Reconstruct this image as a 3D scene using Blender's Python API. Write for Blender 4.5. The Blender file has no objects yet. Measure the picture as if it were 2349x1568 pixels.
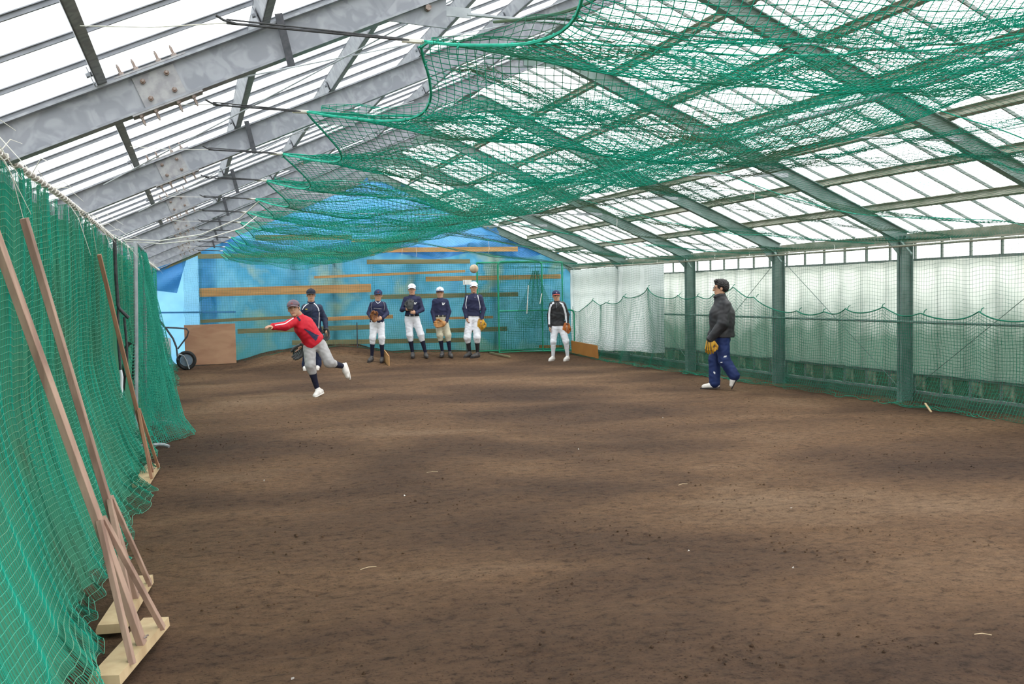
import bpy, bmesh, math, random
import numpy as np
from mathutils import Vector, Matrix
from mathutils.bvhtree import BVHTree

random.seed(7)
rng = np.random.default_rng(7)
scene = bpy.context.scene
col = scene.collection

# ---------------------------------------------------------------- camera
F_PX, YAW, PITCH, ROLL, CAM_H = 2269.98, .3108, -.0486, -.0163, 1.5224
cam_data = bpy.data.cameras.new('camera')
cam = bpy.data.objects.new('camera', cam_data); col.objects.link(cam)
fw = Vector((math.sin(YAW)*math.cos(PITCH), math.cos(YAW)*math.cos(PITCH), math.sin(PITCH)))
rt = Vector((math.cos(YAW), -math.sin(YAW), 0)); up = rt.cross(fw)
r2 = rt*math.cos(ROLL)+up*math.sin(ROLL); u2 = -rt*math.sin(ROLL)+up*math.cos(ROLL)
cam.matrix_world = Matrix(((r2.x, u2.x, -fw.x, 0), (r2.y, u2.y, -fw.y, 0), (r2.z, u2.z, -fw.z, CAM_H), (0, 0, 0, 1)))
cam_data.sensor_width = 36; cam_data.lens = 36*F_PX/2349; cam_data.clip_start = .05; cam_data.clip_end = 400
scene.camera = cam
# ---------------------------------------------------------------- light and exposure
scene.view_settings.view_transform = 'Standard'; scene.view_settings.look = 'None'
scene.view_settings.gamma = 1; scene.view_settings.use_curve_mapping = False
scene.view_settings.exposure = 0.35
w = bpy.data.worlds.new('overcast_sky'); scene.world = w; w.use_nodes = True
wn = w.node_tree; bg = wn.nodes['Background']
tc = wn.nodes.new('ShaderNodeTexCoord'); ns = wn.nodes.new('ShaderNodeTexNoise'); ns.inputs['Scale'].default_value = 2.2
rp = wn.nodes.new('ShaderNodeValToRGB'); rp.color_ramp.elements[0].color = (.90, .95, 1, 1); rp.color_ramp.elements[1].color = (1, 1, 1, 1)
wn.links.new(tc.outputs['Generated'], ns.inputs['Vector']); wn.links.new(ns.outputs['Fac'], rp.inputs['Fac'])
wn.links.new(rp.outputs['Color'], bg.inputs['Color']); bg.inputs['Strength'].default_value = 2.6
sd = bpy.data.lights.new('hazy_sun', 'SUN'); sd.energy = 2.6; sd.angle = math.radians(7); sd.color = (1, .96, .9)
so = bpy.data.objects.new('hazy_sun', sd); col.objects.link(so)
so.rotation_euler = Vector((-.62, .25, -.75)).to_track_quat('-Z', 'Y').to_euler()

# ---------------------------------------------------------------- helpers
def link(name, me, mt=None, parent=None, label=None, cat=None, group=None, kind=None, smooth=False):
    o = bpy.data.objects.new(name, me); col.objects.link(o)
    if mt is not None and me is not None and not me.materials:
        for m in (mt if isinstance(mt, (list, tuple)) else [mt]): me.materials.append(m)
    if smooth and me is not None:
        me.polygons.foreach_set('use_smooth', [True]*len(me.polygons))
    if parent: o.parent = parent
    tag(o, label, cat, group, kind)
    return o
def tag(o, label=None, cat=None, group=None, kind=None):
    if label: o['label'] = label
    if cat: o['category'] = cat
    if group: o['group'] = group
    if kind: o['kind'] = kind
def empty(name, loc=(0, 0, 0), rz=0, **k):
    o = link(name, None, **k); o.location = loc; o.rotation_euler.z = rz; o.empty_display_size = .1
    return o
def mesh_np(name, V, Fq):
    V = np.asarray(V, dtype=np.float32).reshape(-1, 3); Fq = np.asarray(Fq, dtype=np.int32)
    k = Fq.shape[1]; me = bpy.data.meshes.new(name)
    me.vertices.add(len(V)); me.vertices.foreach_set('co', V.ravel())
    me.loops.add(Fq.size); me.loops.foreach_set('vertex_index', Fq.ravel())
    me.polygons.add(len(Fq)); me.polygons.foreach_set('loop_start', np.arange(0, Fq.size, k, dtype=np.int32))
    try: me.polygons.foreach_set('loop_total', np.full(len(Fq), k, dtype=np.int32))
    except Exception: pass
    me.update(calc_edges=True)
    return me
class MB:
    def __init__(s): s.v = []; s.f = []
    def add(s, vs, fs):
        n = len(s.v); s.v += [tuple(p) for p in vs]; s.f += [tuple(i+n for i in f) for f in fs]
    def box(s, a, b):
        (x0, y0, z0), (x1, y1, z1) = a, b
        s.add([(x0, y0, z0), (x1, y0, z0), (x1, y1, z0), (x0, y1, z0), (x0, y0, z1), (x1, y0, z1), (x1, y1, z1), (x0, y1, z1)],
              [(0, 3, 2, 1), (4, 5, 6, 7), (0, 1, 5, 4), (1, 2, 6, 5), (2, 3, 7, 6), (3, 0, 4, 7)])
    def beam(s, a, b, wdt, hgt, side=None, ch=0):      # box beam from a to b; side = direction of width
        a, b = Vector(a), Vector(b); d = (b-a).normalized()
        sd_ = Vector(side) if side is not None else (Vector((0, 0, 1)).cross(d) if abs(d.z) < .95 else Vector((1, 0, 0)))
        sd_ = (sd_-d*sd_.dot(d)).normalized(); up_ = d.cross(sd_)
        prof = [(-1, -1), (1, -1), (1, 1), (-1, 1)]
        if ch: prof = [(-1+ch, -1), (1-ch, -1), (1, -1+ch), (1, 1-ch), (1-ch, 1), (-1+ch, 1), (-1, 1-ch), (-1, -1+ch)]
        s.prof([(p[0]*wdt/2, p[1]*hgt/2) for p in prof], a, b, sd_, up_)
    def prof(s, pr, a, b, sd_, up_):
        n = len(pr); vs = [a+sd_*p[0]+up_*p[1] for p in pr]+[b+sd_*p[0]+up_*p[1] for p in pr]
        s.add(vs, [(i, (i+1) % n, (i+1) % n+n, i+n) for i in range(n)]+[tuple(range(n))[::-1], tuple(range(n, 2*n))])
    def tube(s, pts, r, n=8, closed=False, cap=True):
        P = [Vector(p) for p in pts]; m = len(P); rr = r if isinstance(r, (list, tuple)) else [r]*m
        T = []
        for i in range(m):
            if closed: t = P[(i+1) % m]-P[i-1]
            else: t = P[min(i+1, m-1)]-P[max(i-1, 0)]
            T.append(t.normalized() if t.length > 1e-9 else Vector((0, 0, 1)))
        ref = Vector((0, 0, 1)) if abs(T[0].z) < .9 else Vector((1, 0, 0)); N = (ref-T[0]*ref.dot(T[0])).normalized(); rings = []
        for i in range(m):
            N = (N-T[i]*N.dot(T[i])); N = N.normalized() if N.length > 1e-6 else T[i].orthogonal().normalized(); B = T[i].cross(N)
            rings.append([P[i]+(N*math.cos(2*math.pi*k/n)+B*math.sin(2*math.pi*k/n))*rr[i] for k in range(n)])
        base = len(s.v)
        for r_ in rings: s.v += [tuple(p) for p in r_]
        for i in range(m if closed else m-1):
            j = (i+1) % m
            for k in range(n):
                s.f.append((base+i*n+k, base+i*n+(k+1) % n, base+j*n+(k+1) % n, base+j*n+k))
        if cap and not closed:
            s.f.append(tuple(base+k for k in range(n))[::-1]); s.f.append(tuple(base+(m-1)*n+k for k in range(n)))
    def grid(s, fn, nu, nv, flip=False):
        base = len(s.v)
        for i in range(nu):
            for j in range(nv): s.v.append(tuple(fn(i/(nu-1), j/(nv-1))))
        for i in range(nu-1):
            for j in range(nv-1):
                q = (base+i*nv+j, base+i*nv+j+1, base+(i+1)*nv+j+1, base+(i+1)*nv+j); s.f.append(q[::-1] if flip else q)
    def mesh(s, name='part'):
        me = bpy.data.meshes.new(name); me.from_pydata(s.v, [], s.f); me.update(); return me
    def build(s, name, mt, parent=None, **k): return link(name, s.mesh(name), mt, parent, **k)

def vnoise(x, y, seed=0):
    xi = np.floor(x).astype(np.int64); yi = np.floor(y).astype(np.int64); fx = x-xi; fy = y-yi
    def h(a, b):
        n = (a*374761393+b*668265263+seed*974634777) & 0x7fffffff
        n = ((n ^ (n >> 13))*1274126177) & 0x7fffffff
        return ((n ^ (n >> 16)) & 0xffff)/65535.*2-1
    sx = fx*fx*(3-2*fx); sy = fy*fy*(3-2*fy)
    return (h(xi, yi)*(1-sx)+h(xi+1, yi)*sx)*(1-sy)+(h(xi, yi+1)*(1-sx)+h(xi+1, yi+1)*sx)*sy
def fbm(x, y, o=3, seed=0):
    r_ = 0; a = 1.
    for i in range(o): r_ = r_+a*vnoise(x*2**i+17*i, y*2**i+5*i, seed+i); a *= .5
    return r_

# ---------------------------------------------------------------- materials
def nodes(name):
    m = bpy.data.materials.new(name); m.use_nodes = True; nt = m.node_tree
    return m, nt, nt.nodes['Principled BSDF'], nt.nodes['Material Output']
def noise_ramp(nt, stops, scale=4, stretch=(1, 1, 1), detail=4, coord='Object', dist=0):
    t = nt.nodes.new('ShaderNodeTexCoord'); mp = nt.nodes.new('ShaderNodeMapping'); mp.inputs['Scale'].default_value = stretch
    n = nt.nodes.new('ShaderNodeTexNoise'); n.inputs['Scale'].default_value = scale; n.inputs['Detail'].default_value = detail
    n.inputs['Distortion'].default_value = dist
    r_ = nt.nodes.new('ShaderNodeValToRGB'); e = r_.color_ramp.elements
    while len(e) < len(stops): e.new(.5)
    for i, (p, c) in enumerate(stops): e[i].position = p; e[i].color = (*c, 1)
    nt.links.new(t.outputs[coord], mp.inputs[0]); nt.links.new(mp.outputs[0], n.inputs['Vector']); nt.links.new(n.outputs['Fac'], r_.inputs['Fac'])
    return r_, n, mp
def mat(name, c1, c2=None, scale=4, rough=.7, metal=0, stretch=(1, 1, 1), bump=0, bscale=None, detail=4, spec=.3, lo=.35, hi=.65, dist=0, transl=0, sheen=0):
    m, nt, b, out = nodes(name); c2 = c2 or tuple(v*.75 for v in c1)
    r_, n, mp = noise_ramp(nt, [(lo, c1), (hi, c2)], scale, stretch, detail, dist=dist)
    nt.links.new(r_.outputs['Color'], b.inputs['Base Color'])
    b.inputs['Roughness'].default_value = rough; b.inputs['Metallic'].default_value = metal; b.inputs['Specular IOR Level'].default_value = spec
    if bump:
        n2 = nt.nodes.new('ShaderNodeTexNoise'); n2.inputs['Scale'].default_value = bscale or scale*4; n2.inputs['Detail'].default_value = 4
        nt.links.new(mp.outputs[0], n2.inputs['Vector'])
        bp = nt.nodes.new('ShaderNodeBump'); bp.inputs['Strength'].default_value = .6; bp.inputs['Distance'].default_value = bump
        nt.links.new(n2.outputs['Fac'], bp.inputs['Height']); nt.links.new(bp.outputs[0], b.inputs['Normal'])
    if transl:
        tr = nt.nodes.new('ShaderNodeBsdfTranslucent'); mx = nt.nodes.new('ShaderNodeMixShader'); mx.inputs[0].default_value = transl
        nt.links.new(r_.outputs['Color'], tr.inputs['Color']); nt.links.new(b.outputs[0], mx.inputs[1]); nt.links.new(tr.outputs[0], mx.inputs[2])
        nt.links.new(mx.outputs[0], out.inputs['Surface'])
    return m
M = {}
M['steel'] = mat('galvanised_steel', (.33, .34, .37), (.25, .26, .29), 9, .5, .25, detail=2, lo=.42, hi=.58, dist=1.5, bump=.0006)
M['steel_dark'] = mat('dark_primed_steel', (.045, .05, .058), (.08, .08, .09), 30, .55, .3, bump=.0004)
M['steel_right'] = mat('net_tinted_green_grey_steel', (.20, .27, .25), (.15, .21, .19), 6, .6, .15, bump=.0006)  # green tint of the net hanging in front is put into the steel colour
M['plate'] = mat('splice_plate_zinc', (.36, .355, .36), (.27, .265, .28), 22, .5, .3, lo=.4, hi=.6)
M['bolt'] = mat('rusty_bolt', (.20, .13, .10), (.34, .30, .28), 60, .6, .5)
M['bar'] = mat('aluminium_glazing_bar', (.26, .27, .30), (.20, .21, .23), 10, .5, .3)
M['barR'] = mat('grimy_glazing_bar', (.16, .20, .19), (.22, .25, .23), 10, .6, .2)
M['purlin_R'] = mat('lichen_stained_purlin', (.34, .34, .28), (.22, .23, .17), 5, .8, .1, bump=.001)
M['pipe'] = mat('grey_conduit', (.30, .32, .34), (.40, .42, .44), 12, .45, .4)
M['rubber'] = mat('black_rubber_cord', (.03, .032, .035), (.06, .06, .065), 30, .55)
M['wire'] = mat('white_plastic_twine', (.72, .70, .66), (.60, .57, .50), 20, .8)
M['rope'] = mat('frayed_hemp_rope', (.50, .46, .42), (.36, .31, .27), 40, .95, bump=.003)
M['net'] = mat('green_nylon_twine', (.008, .44, .31), (.09, .22, .13), 1.3, .7, detail=5, lo=.50, hi=.66, transl=.3)
M['net_far'] = mat('faded_green_twine', (.03, .26, .18), (.12, .20, .11), 1.1, .8, detail=5, lo=.42, hi=.66, transl=.25)
M['net_olive'] = mat('olive_weathered_twine', (.11, .15, .09), (.05, .16, .11), 2., .85, detail=4, transl=.1)
M['net_wall'] = mat('dark_green_wall_twine', (.03, .15, .11), (.05, .22, .15), 1.5, .8, transl=.1)
M['net_low'] = mat('deep_green_twine', (.012, .17, .10), (.02, .24, .15), 2., .8, transl=.1)
M['net_rope'] = mat('bright_green_border_rope', (.01, .30, .19), (.03, .42, .30), 25, .8, bump=.002)
M['net_mint'] = mat('pale_mint_twine', (.11, .50, .36), (.20, .40, .26), 1.6, .8, lo=.38, hi=.65, transl=.15)
M['net_emerald'] = mat('emerald_twine', (.02, .33, .23), (.04, .42, .30), 3, .8, transl=.15)
M['shade'] = mat('green_shade_cloth', (.04, .26, .16), (.08, .28, .17), .9, .9, stretch=(1, 1, 1), bump=.002, bscale=60, transl=.15, detail=5)
M['vinyl'] = None
M['wood'] = mat('rake_lumber', (.42, .28, .21), (.24, .145, .11), 2.2, .65, stretch=(6, 6, .7), bump=.0008, bscale=14, dist=.6)
M['wood_pale'] = mat('fresh_pale_lumber', (.55, .41, .24), (.42, .29, .16), 3, .7, stretch=(3, 3, 1), bump=.001)
M['wood_red'] = mat('weathered_reddish_lumber', (.40, .21, .12), (.26, .13, .08), 2.6, .7, stretch=(5, 5, .6), bump=.0008)
M['plank'] = mat('orange_wall_plank', (.58, .33, .14), (.42, .22, .09), 1.6, .8, stretch=(.8, 1, 8), bump=.001)
M['plank_dull'] = mat('grey_green_wall_plank', (.24, .20, .10), (.16, .17, .10), 1.8, .85, stretch=(.8, 1, 6), bump=.001)
M['ply'] = mat('plywood', (.50, .29, .18), (.40, .21, .13), 1.8, .75, stretch=(1, 1, 3), detail=6, bump=.0005, dist=.5)
M['oboard'] = mat('orange_board', (.52, .23, .06), (.45, .19, .05), 3, .7)
M['gpipe'] = mat('green_painted_pipe', (.01, .24, .12), (.02, .30, .17), 12, .45)
M['black'] = mat('black_rubber', (.015, .015, .017), (.03, .03, .03), 20, .7)
M['hub'] = mat('blue_grey_wheel_hub', (.12, .17, .23), (.18, .22, .27), 12, .5, .3)
M['tub'] = mat('grey_plastic_tub', (.28, .36, .38), (.36, .40, .40), 5, .5)
M['white'] = mat('white_cloth', (.80, .80, .84), (.72, .72, .77), 14, .85, bump=.001)
M['whiteboard'] = mat('white_painted_panel', (.75, .75, .70), (.62, .63, .60), 6, .7)
M['skin'] = mat('skin', (.56, .32, .21), (.50, .27, .17), 9, .55)
M['lip'] = mat('lips', (.40, .13, .10), (.36, .12, .09), 20, .5)
M['eye'] = mat('dark_eye', (.02, .015, .012), (.03, .02, .02), 20, .3)
M['hair'] = mat('black_hair', (.012, .010, .010), (.03, .025, .025), 60, .5, bump=.004, bscale=80)
M['navy'] = mat('navy_cloth', (.018, .022, .060), (.028, .030, .075), 10, .75, bump=.001)
M['navy_shine'] = mat('navy_track_cloth', (.012, .018, .045), (.022, .03, .07), 10, .5, bump=.001)
M['blackcloth'] = mat('black_windbreaker_cloth', (.018, .018, .021), (.035, .033, .036), 8, .5, bump=.001)
M['trouser'] = mat('dark_blue_track_cloth', (.010, .022, .095), (.018, .035, .13), 8, .6, bump=.001)
M['red'] = mat('red_cloth', (.62, .012, .03), (.50, .01, .025), 10, .65, bump=.001)
M['greycloth'] = mat('light_grey_cloth', (.44, .42, .42), (.36, .34, .34), 12, .9, bump=.001)
M['cream'] = mat('cream_cloth', (.62, .58, .45), (.52, .47, .34), 12, .9, bump=.001)
M['sock'] = mat('navy_sock', (.010, .011, .028), (.016, .018, .04), 30, .9)
M['whitesock'] = mat('white_sock', (.76, .76, .80), (.68, .68, .72), 30, .9)
M['shoeblack'] = mat('dusty_black_leather', (.045, .043, .045), (.10, .09, .085), 10, .6)
M['shoewhite'] = mat('white_leather', (.78, .74, .70), (.66, .60, .56), 14, .6)
M['sole'] = mat('dark_sole', (.03, .025, .025), (.05, .04, .04), 20, .8)
M['capnavy'] = mat('navy_cap_cloth', (.015, .025, .075), (.03, .04, .10), 14, .8)
M['capblack'] = mat('black_cap_cloth', (.010, .014, .030), (.02, .025, .04), 14, .7)
M['capgrey'] = mat('grey_plum_cap_cloth', (.14, .11, .14), (.20, .13, .15), 14, .8)
M['capred'] = mat('red_cap_trim', (.55, .10, .08), (.45, .08, .07), 14, .8)
M['g_brown'] = mat('brown_glove_leather', (.34, .15, .06), (.16, .06, .03), 14, .55, bump=.002)
M['g_tan'] = mat('tan_glove_leather', (.50, .24, .07), (.28, .12, .04), 16, .5, bump=.002)
M['g_yellow'] = mat('yellow_glove_leather', (.62, .34, .03), (.48, .24, .03), 12, .45, bump=.002)
M['g_orange'] = mat('orange_glove_leather', (.58, .19, .04), (.36, .10, .025), 14, .5, bump=.002)
M['g_black'] = mat('black_glove_leather', (.025, .028, .028), (.06, .06, .06), 14, .45, bump=.002)
M['gold'] = mat('gold_print', (.60, .45, .10), (.55, .40, .08), 10, .6)
M['reflect'] = mat('white_reflective_print', (.85, .86, .88), (.80, .80, .82), 10, .4)
M['ballm'] = mat('scuffed_white_leather', (.66, .56, .42), (.50, .38, .26), 12, .7)
M['bush'] = mat('hedge_leaf', (.07, .13, .04), (.20, .20, .07), 3, .8)
M['straw'] = mat('dry_straw', (.55, .42, .26), (.45, .35, .22), 20, .9)
M['chip'] = mat('pale_stone_chip', (.62, .58, .54), (.5, .46, .42), 20, .9)
M['curb'] = mat('mossy_concrete', (.05, .09, .06), (.10, .13, .09), 5, .95, bump=.003)

def sheet_mat(name, stops, scale, transl, rough=.5, clear=0., stretch=(1, 1, 1), bump=.004, bscale=3, detail=5, gloss=.5, zfade=None):
    m, nt, b, out = nodes(name)
    r_, n, mp = noise_ramp(nt, stops, scale, stretch, detail, dist=.4)
    colr = r_.outputs['Color']
    if zfade:                                                 # algae grime that grows from the ground up (own colour of the sheet)
        t = nt.nodes.new('ShaderNodeTexCoord'); sx = nt.nodes.new('ShaderNodeSeparateXYZ'); nt.links.new(t.outputs['Object'], sx.inputs[0])
        mr = nt.nodes.new('ShaderNodeMapRange'); mr.inputs['From Min'].default_value = zfade[0]; mr.inputs['From Max'].default_value = zfade[1]
        mr.inputs['To Min'].default_value = zfade[3]; mr.inputs['To Max'].default_value = 0
        nn = nt.nodes.new('ShaderNodeTexNoise'); nn.inputs['Scale'].default_value = 1.4; nn.inputs['Detail'].default_value = 5; nt.links.new(t.outputs['Object'], nn.inputs['Vector'])
        ad = nt.nodes.new('ShaderNodeMath'); ad.operation = 'MULTIPLY_ADD'; ad.inputs[1].default_value = 1.2; nt.links.new(nn.outputs['Fac'], ad.inputs[0])
        sb = nt.nodes.new('ShaderNodeMath'); sb.operation = 'SUBTRACT'; sb.inputs[1].default_value = .6; nt.links.new(sx.outputs['Z'], sb.inputs[0]); nt.links.new(sb.outputs[0], ad.inputs[2])
        nt.links.new(ad.outputs[0], mr.inputs['Value'])
        mc = nt.nodes.new('ShaderNodeMix'); mc.data_type = 'RGBA'; nt.links.new(mr.outputs[0], mc.inputs[0])
        nt.links.new(colr, mc.inputs[6]); mc.inputs[7].default_value = (*zfade[2], 1); colr = mc.outputs[2]
    nt.links.new(colr, b.inputs['Base Color']); b.inputs['Roughness'].default_value = rough; b.inputs['Specular IOR Level'].default_value = gloss
    tr = nt.nodes.new('ShaderNodeBsdfTranslucent'); nt.links.new(colr, tr.inputs['Color'])
    mx = nt.nodes.new('ShaderNodeMixShader'); mx.inputs[0].default_value = transl
    nt.links.new(b.outputs[0], mx.inputs[1]); nt.links.new(tr.outputs[0], mx.inputs[2]); last = mx.outputs[0]
    n2 = nt.nodes.new('ShaderNodeTexNoise'); n2.inputs['Scale'].default_value = bscale; n2.inputs['Detail'].default_value = 3; n2.inputs['Distortion'].default_value = 1.
    nt.links.new(mp.outputs[0], n2.inputs['Vector']); bp = nt.nodes.new('ShaderNodeBump'); bp.inputs['Strength'].default_value = .7; bp.inputs['Distance'].default_value = bump
    nt.links.new(n2.outputs['Fac'], bp.inputs['Height']); nt.links.new(bp.outputs[0], b.inputs['Normal']); nt.links.new(bp.outputs[0], tr.inputs['Normal'])
    if clear:
        tp = nt.nodes.new('ShaderNodeBsdfTransparent'); m2 = nt.nodes.new('ShaderNodeMixShader'); m2.inputs[0].default_value = clear
        nt.links.new(last, m2.inputs[1]); nt.links.new(tp.outputs[0], m2.inputs[2]); last = m2.outputs[0]
    nt.links.new(last, out.inputs['Surface'])
    return m
M['pane'] = sheet_mat('frosted_glass', [(.3, (.95, .97, .97)), (.7, (.90, .93, .93))], 2, .85, .3, clear=.55, bump=.0005)
M['grimepane'] = sheet_mat('algae_stained_glass', [(.3, (.05, .12, .07)), (.6, (.03, .08, .05)), (.72, (.30, .34, .26))], 2.5, .35, .35, clear=.18, bump=.0005)
M['clearpane'] = sheet_mat('dusty_glass', [(.3, (.85, .88, .84)), (.7, (.60, .62, .48))], 2, .7, .2, clear=.72, bump=.0005)
M['vinyl'] = sheet_mat('milky_vinyl', [(.3, (.82, .85, .84)), (.7, (.70, .75, .72))], 1.2, .62, .35, stretch=(1, 1, .4), bump=.02, bscale=2.5, zfade=(.8, 1.6, (.08, .15, .11), .9))
M['vinyl_in'] = sheet_mat('newer_milky_vinyl', [(.3, (.74, .78, .80)), (.7, (.68, .73, .74))], 1.2, .62, .45, bump=.006, bscale=3)
M['tarp'] = sheet_mat('blue_tarpaulin', [(.28, (.04, .22, .48)), (.45, (.13, .39, .57)), (.56, (.06, .28, .46)), (.66, (.26, .38, .32)), (.8, (.07, .28, .42))], .8, .5, .45, bump=.03, bscale=2.2, zfade=(.2, 2.2, (.05, .17, .14), .75))
M['tarp_new'] = sheet_mat('bright_blue_tarpaulin', [(.3, (.09, .34, .74)), (.7, (.19, .48, .84))], 1.1, .6, .4, bump=.03, bscale=2.)
M['tarp_light'] = sheet_mat('thin_light_blue_tarpaulin', [(.3, (.26, .58, .86)), (.7, (.20, .50, .80))], 1.5, .65, .4, bump=.006, bscale=3)
M['tarp_dark'] = sheet_mat('folded_blue_tarpaulin', [(.3, (.06, .26, .55)), (.7, (.10, .34, .62))], 2, .35, .5, bump=.01, bscale=4)

# soil
def soil():
    m, nt, b, out = nodes('brown_soil')
    r1, n1, mp = noise_ramp(nt, [(.30, (.068, .040, .026)), (.44, (.104, .061, .037)), (.56, (.160, .094, .053)), (.72, (.235, .150, .092))], .38, (.9, 1.4, 1), 5, dist=.5)
    r2_, n2, mp2 = noise_ramp(nt, [(.34, (.34, .33, .32)), (.45, (.86, .85, .84)), (.64, (1.22, 1.19, 1.15))], 14, (.85, 1.2, 1), 10, dist=.1); n2.inputs['Roughness'].default_value = .66
    mx = nt.nodes.new('ShaderNodeMix'); mx.data_type = 'RGBA'; mx.blend_type = 'MULTIPLY'; mx.inputs[0].default_value = .8
    nt.links.new(r1.outputs[0], mx.inputs[6]); nt.links.new(r2_.outputs[0], mx.inputs[7])
    r3, n3, mp3 = noise_ramp(nt, [(.30, (.30, .28, .27)), (.45, (1, 1, 1))], 60, (1, 1, 1), 5)
    m3 = nt.nodes.new('ShaderNodeMix'); m3.data_type = 'RGBA'; m3.blend_type = 'MULTIPLY'; m3.inputs[0].default_value = .7
    nt.links.new(mx.outputs[2], m3.inputs[6]); nt.links.new(r3.outputs[0], m3.inputs[7])
    nt.links.new(m3.outputs[2], b.inputs['Base Color']); b.inputs['Roughness'].default_value = .95; b.inputs['Specular IOR Level'].default_value = .15
    n4 = nt.nodes.new('ShaderNodeTexNoise'); n4.inputs['Scale'].default_value = 26; n4.inputs['Detail'].default_value = 8; n4.inputs['Roughness'].default_value = .7
    nt.links.new(mp3.outputs[0], n4.inputs['Vector'])
    bp = nt.nodes.new('ShaderNodeBump'); bp.inputs['Strength'].default_value = 1; bp.inputs['Distance'].default_value = .035
    nt.links.new(n4.outputs['Fac'], bp.inputs['Height']); nt.links.new(bp.outputs[0], b.inputs['Normal'])
    return m
M['soil'] = soil()
M['outside'] = mat('outside_ground', (.12, .14, .06), (.20, .17, .10), .8, .95)
# ================================================================ THE SETTING
XL, XR, XC, HE, SL = -.91, 9.04, 4.065, 2.1794, .4325
Y0, BAY = 4.97, 3.0
YB = Y0+6*BAY            # back gable
HC = HE+SL*(XC-XL)
ang = math.atan(SL); CA, SA = math.cos(ang), math.sin(ang)
def roofz(x, off=0): return HE+SL*((x-XL) if x < XC else (XR-x))+off/CA
def wallh(x):            # height of the soil against the back wall
    return np.interp(x, [-1, .9, 1.43, 2.2, 3.03, 3.6, 3.9, 4.4, 5.5, 6.5, 8.8, 9.3], [.09, .13, .28, .42, .47, .45, .33, .25, .22, .18, .09, .07])
def gz(x, y):
    t = np.clip((np.asarray(y, float)-20.2)/2.7, 0, 1)
    return wallh(x)*t**1.6

# floor: one relief mesh, finer near the camera
xs = np.arange(-1.1, 9.31, .045); ys = [-1.5]
while ys[-1] < YB+.1: ys.append(ys[-1]+(.05 if ys[-1] < 2 else .032*max(1, (ys[-1]/5.)**.8)))
ys = np.array(ys); GX, GY = np.meshgrid(xs, ys, indexing='ij')
amp = .012*np.clip(1.3-GY/26, .5, 1)
Zg = gz(GX, GY)+amp*fbm(GX*3.1, GY*3.1, 4, 3)*.8+.010*fbm(GX*.8, GY*.8, 2, 11)-.012*np.clip(fbm(GX*7, GY*9, 2, 21)-.35, 0, 1)
Zg += .05*np.clip((GY-20.5)/2, 0, 1)*fbm(GX*2.5, GY*2.5, 3, 5)*np.clip(1-abs(GX-2.6)/2.2, 0, 1)
nx, ny = len(xs), len(ys); idx = np.arange(nx*ny).reshape(nx, ny)
Fq = np.stack([idx[:-1, :-1], idx[1:, :-1], idx[1:, 1:], idx[:-1, 1:]], -1).reshape(-1, 4)
fl = link('floor', mesh_np('floor', np.stack([GX, GY, Zg], -1), Fq), M['soil'], kind='structure', smooth=True)
tag(fl, 'raked brown soil floor inside the greenhouse')
g = MB(); g.box((-60, -50, -.4), (70, 90, -.12)); g.build('ground', M['outside'], kind='structure')

ceiling = empty('ceiling', kind='structure')
# rafters: H-beams, one per slope
def ibeam_mesh(L, h=.175, b=.09, tw=.009, tf=.011):
    s = MB()
    s.box((0, -tw/2, -h/2+tf), (L, tw/2, h/2-tf)); s.box((0, -b/2, h/2-tf), (L, b/2, h/2)); s.box((0, -b/2, -h/2), (L, b/2, -h/2+tf))
    return s.mesh('rafter')
LR = (XC-XL)/CA+.03
raf_me = ibeam_mesh(LR); raf_me.materials.append(M['steel']); raf_meR = ibeam_mesh(LR); raf_meR.materials.append(M['steel_right'])
def plate_parts():
    s = MB(); s.box((-.10, -.0125, -.072), (.10, -.0047, .072)); me = s.mesh('splice_plate'); me.materials.append(M['plate'])
    s = MB(); s.box((-.17, -.046, .0885), (.17, .046, .0965)); mf = s.mesh('flange_plate'); mf.materials.append(M['plate'])
    s = MB(); s.tube([(0, -.026, 0), (0, -.012, 0)], .0125, 6); s.tube([(0, -.034, 0), (0, -.012, 0)], .006, 6); mb = s.mesh('bolt'); mb.materials.append(M['bolt'])
    s = MB(); s.tube([(0, 0, .096), (0, 0, .110)], .013, 6); s.tube([(0, 0, .11), (0, 0, .142)], .0065, 6); s.tube([(0, 0, .142), (0, 0, .15)], .004, 6)
    ms = s.mesh('stud'); ms.materials.append(M['bolt'])
    return me, mf, mb, ms
pl_me, fp_me, bo_me, st_me = plate_parts()
def child(name, me, parent, loc=(0, 0, 0), rot=(0, 0, 0)):
    o = bpy.data.objects.new(name, me); col.objects.link(o); o.parent = parent; o.location = loc; o.rotation_euler = rot; return o
PURL = [-.35, .385, 1.11, 1.84, 2.57, 3.30]
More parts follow.
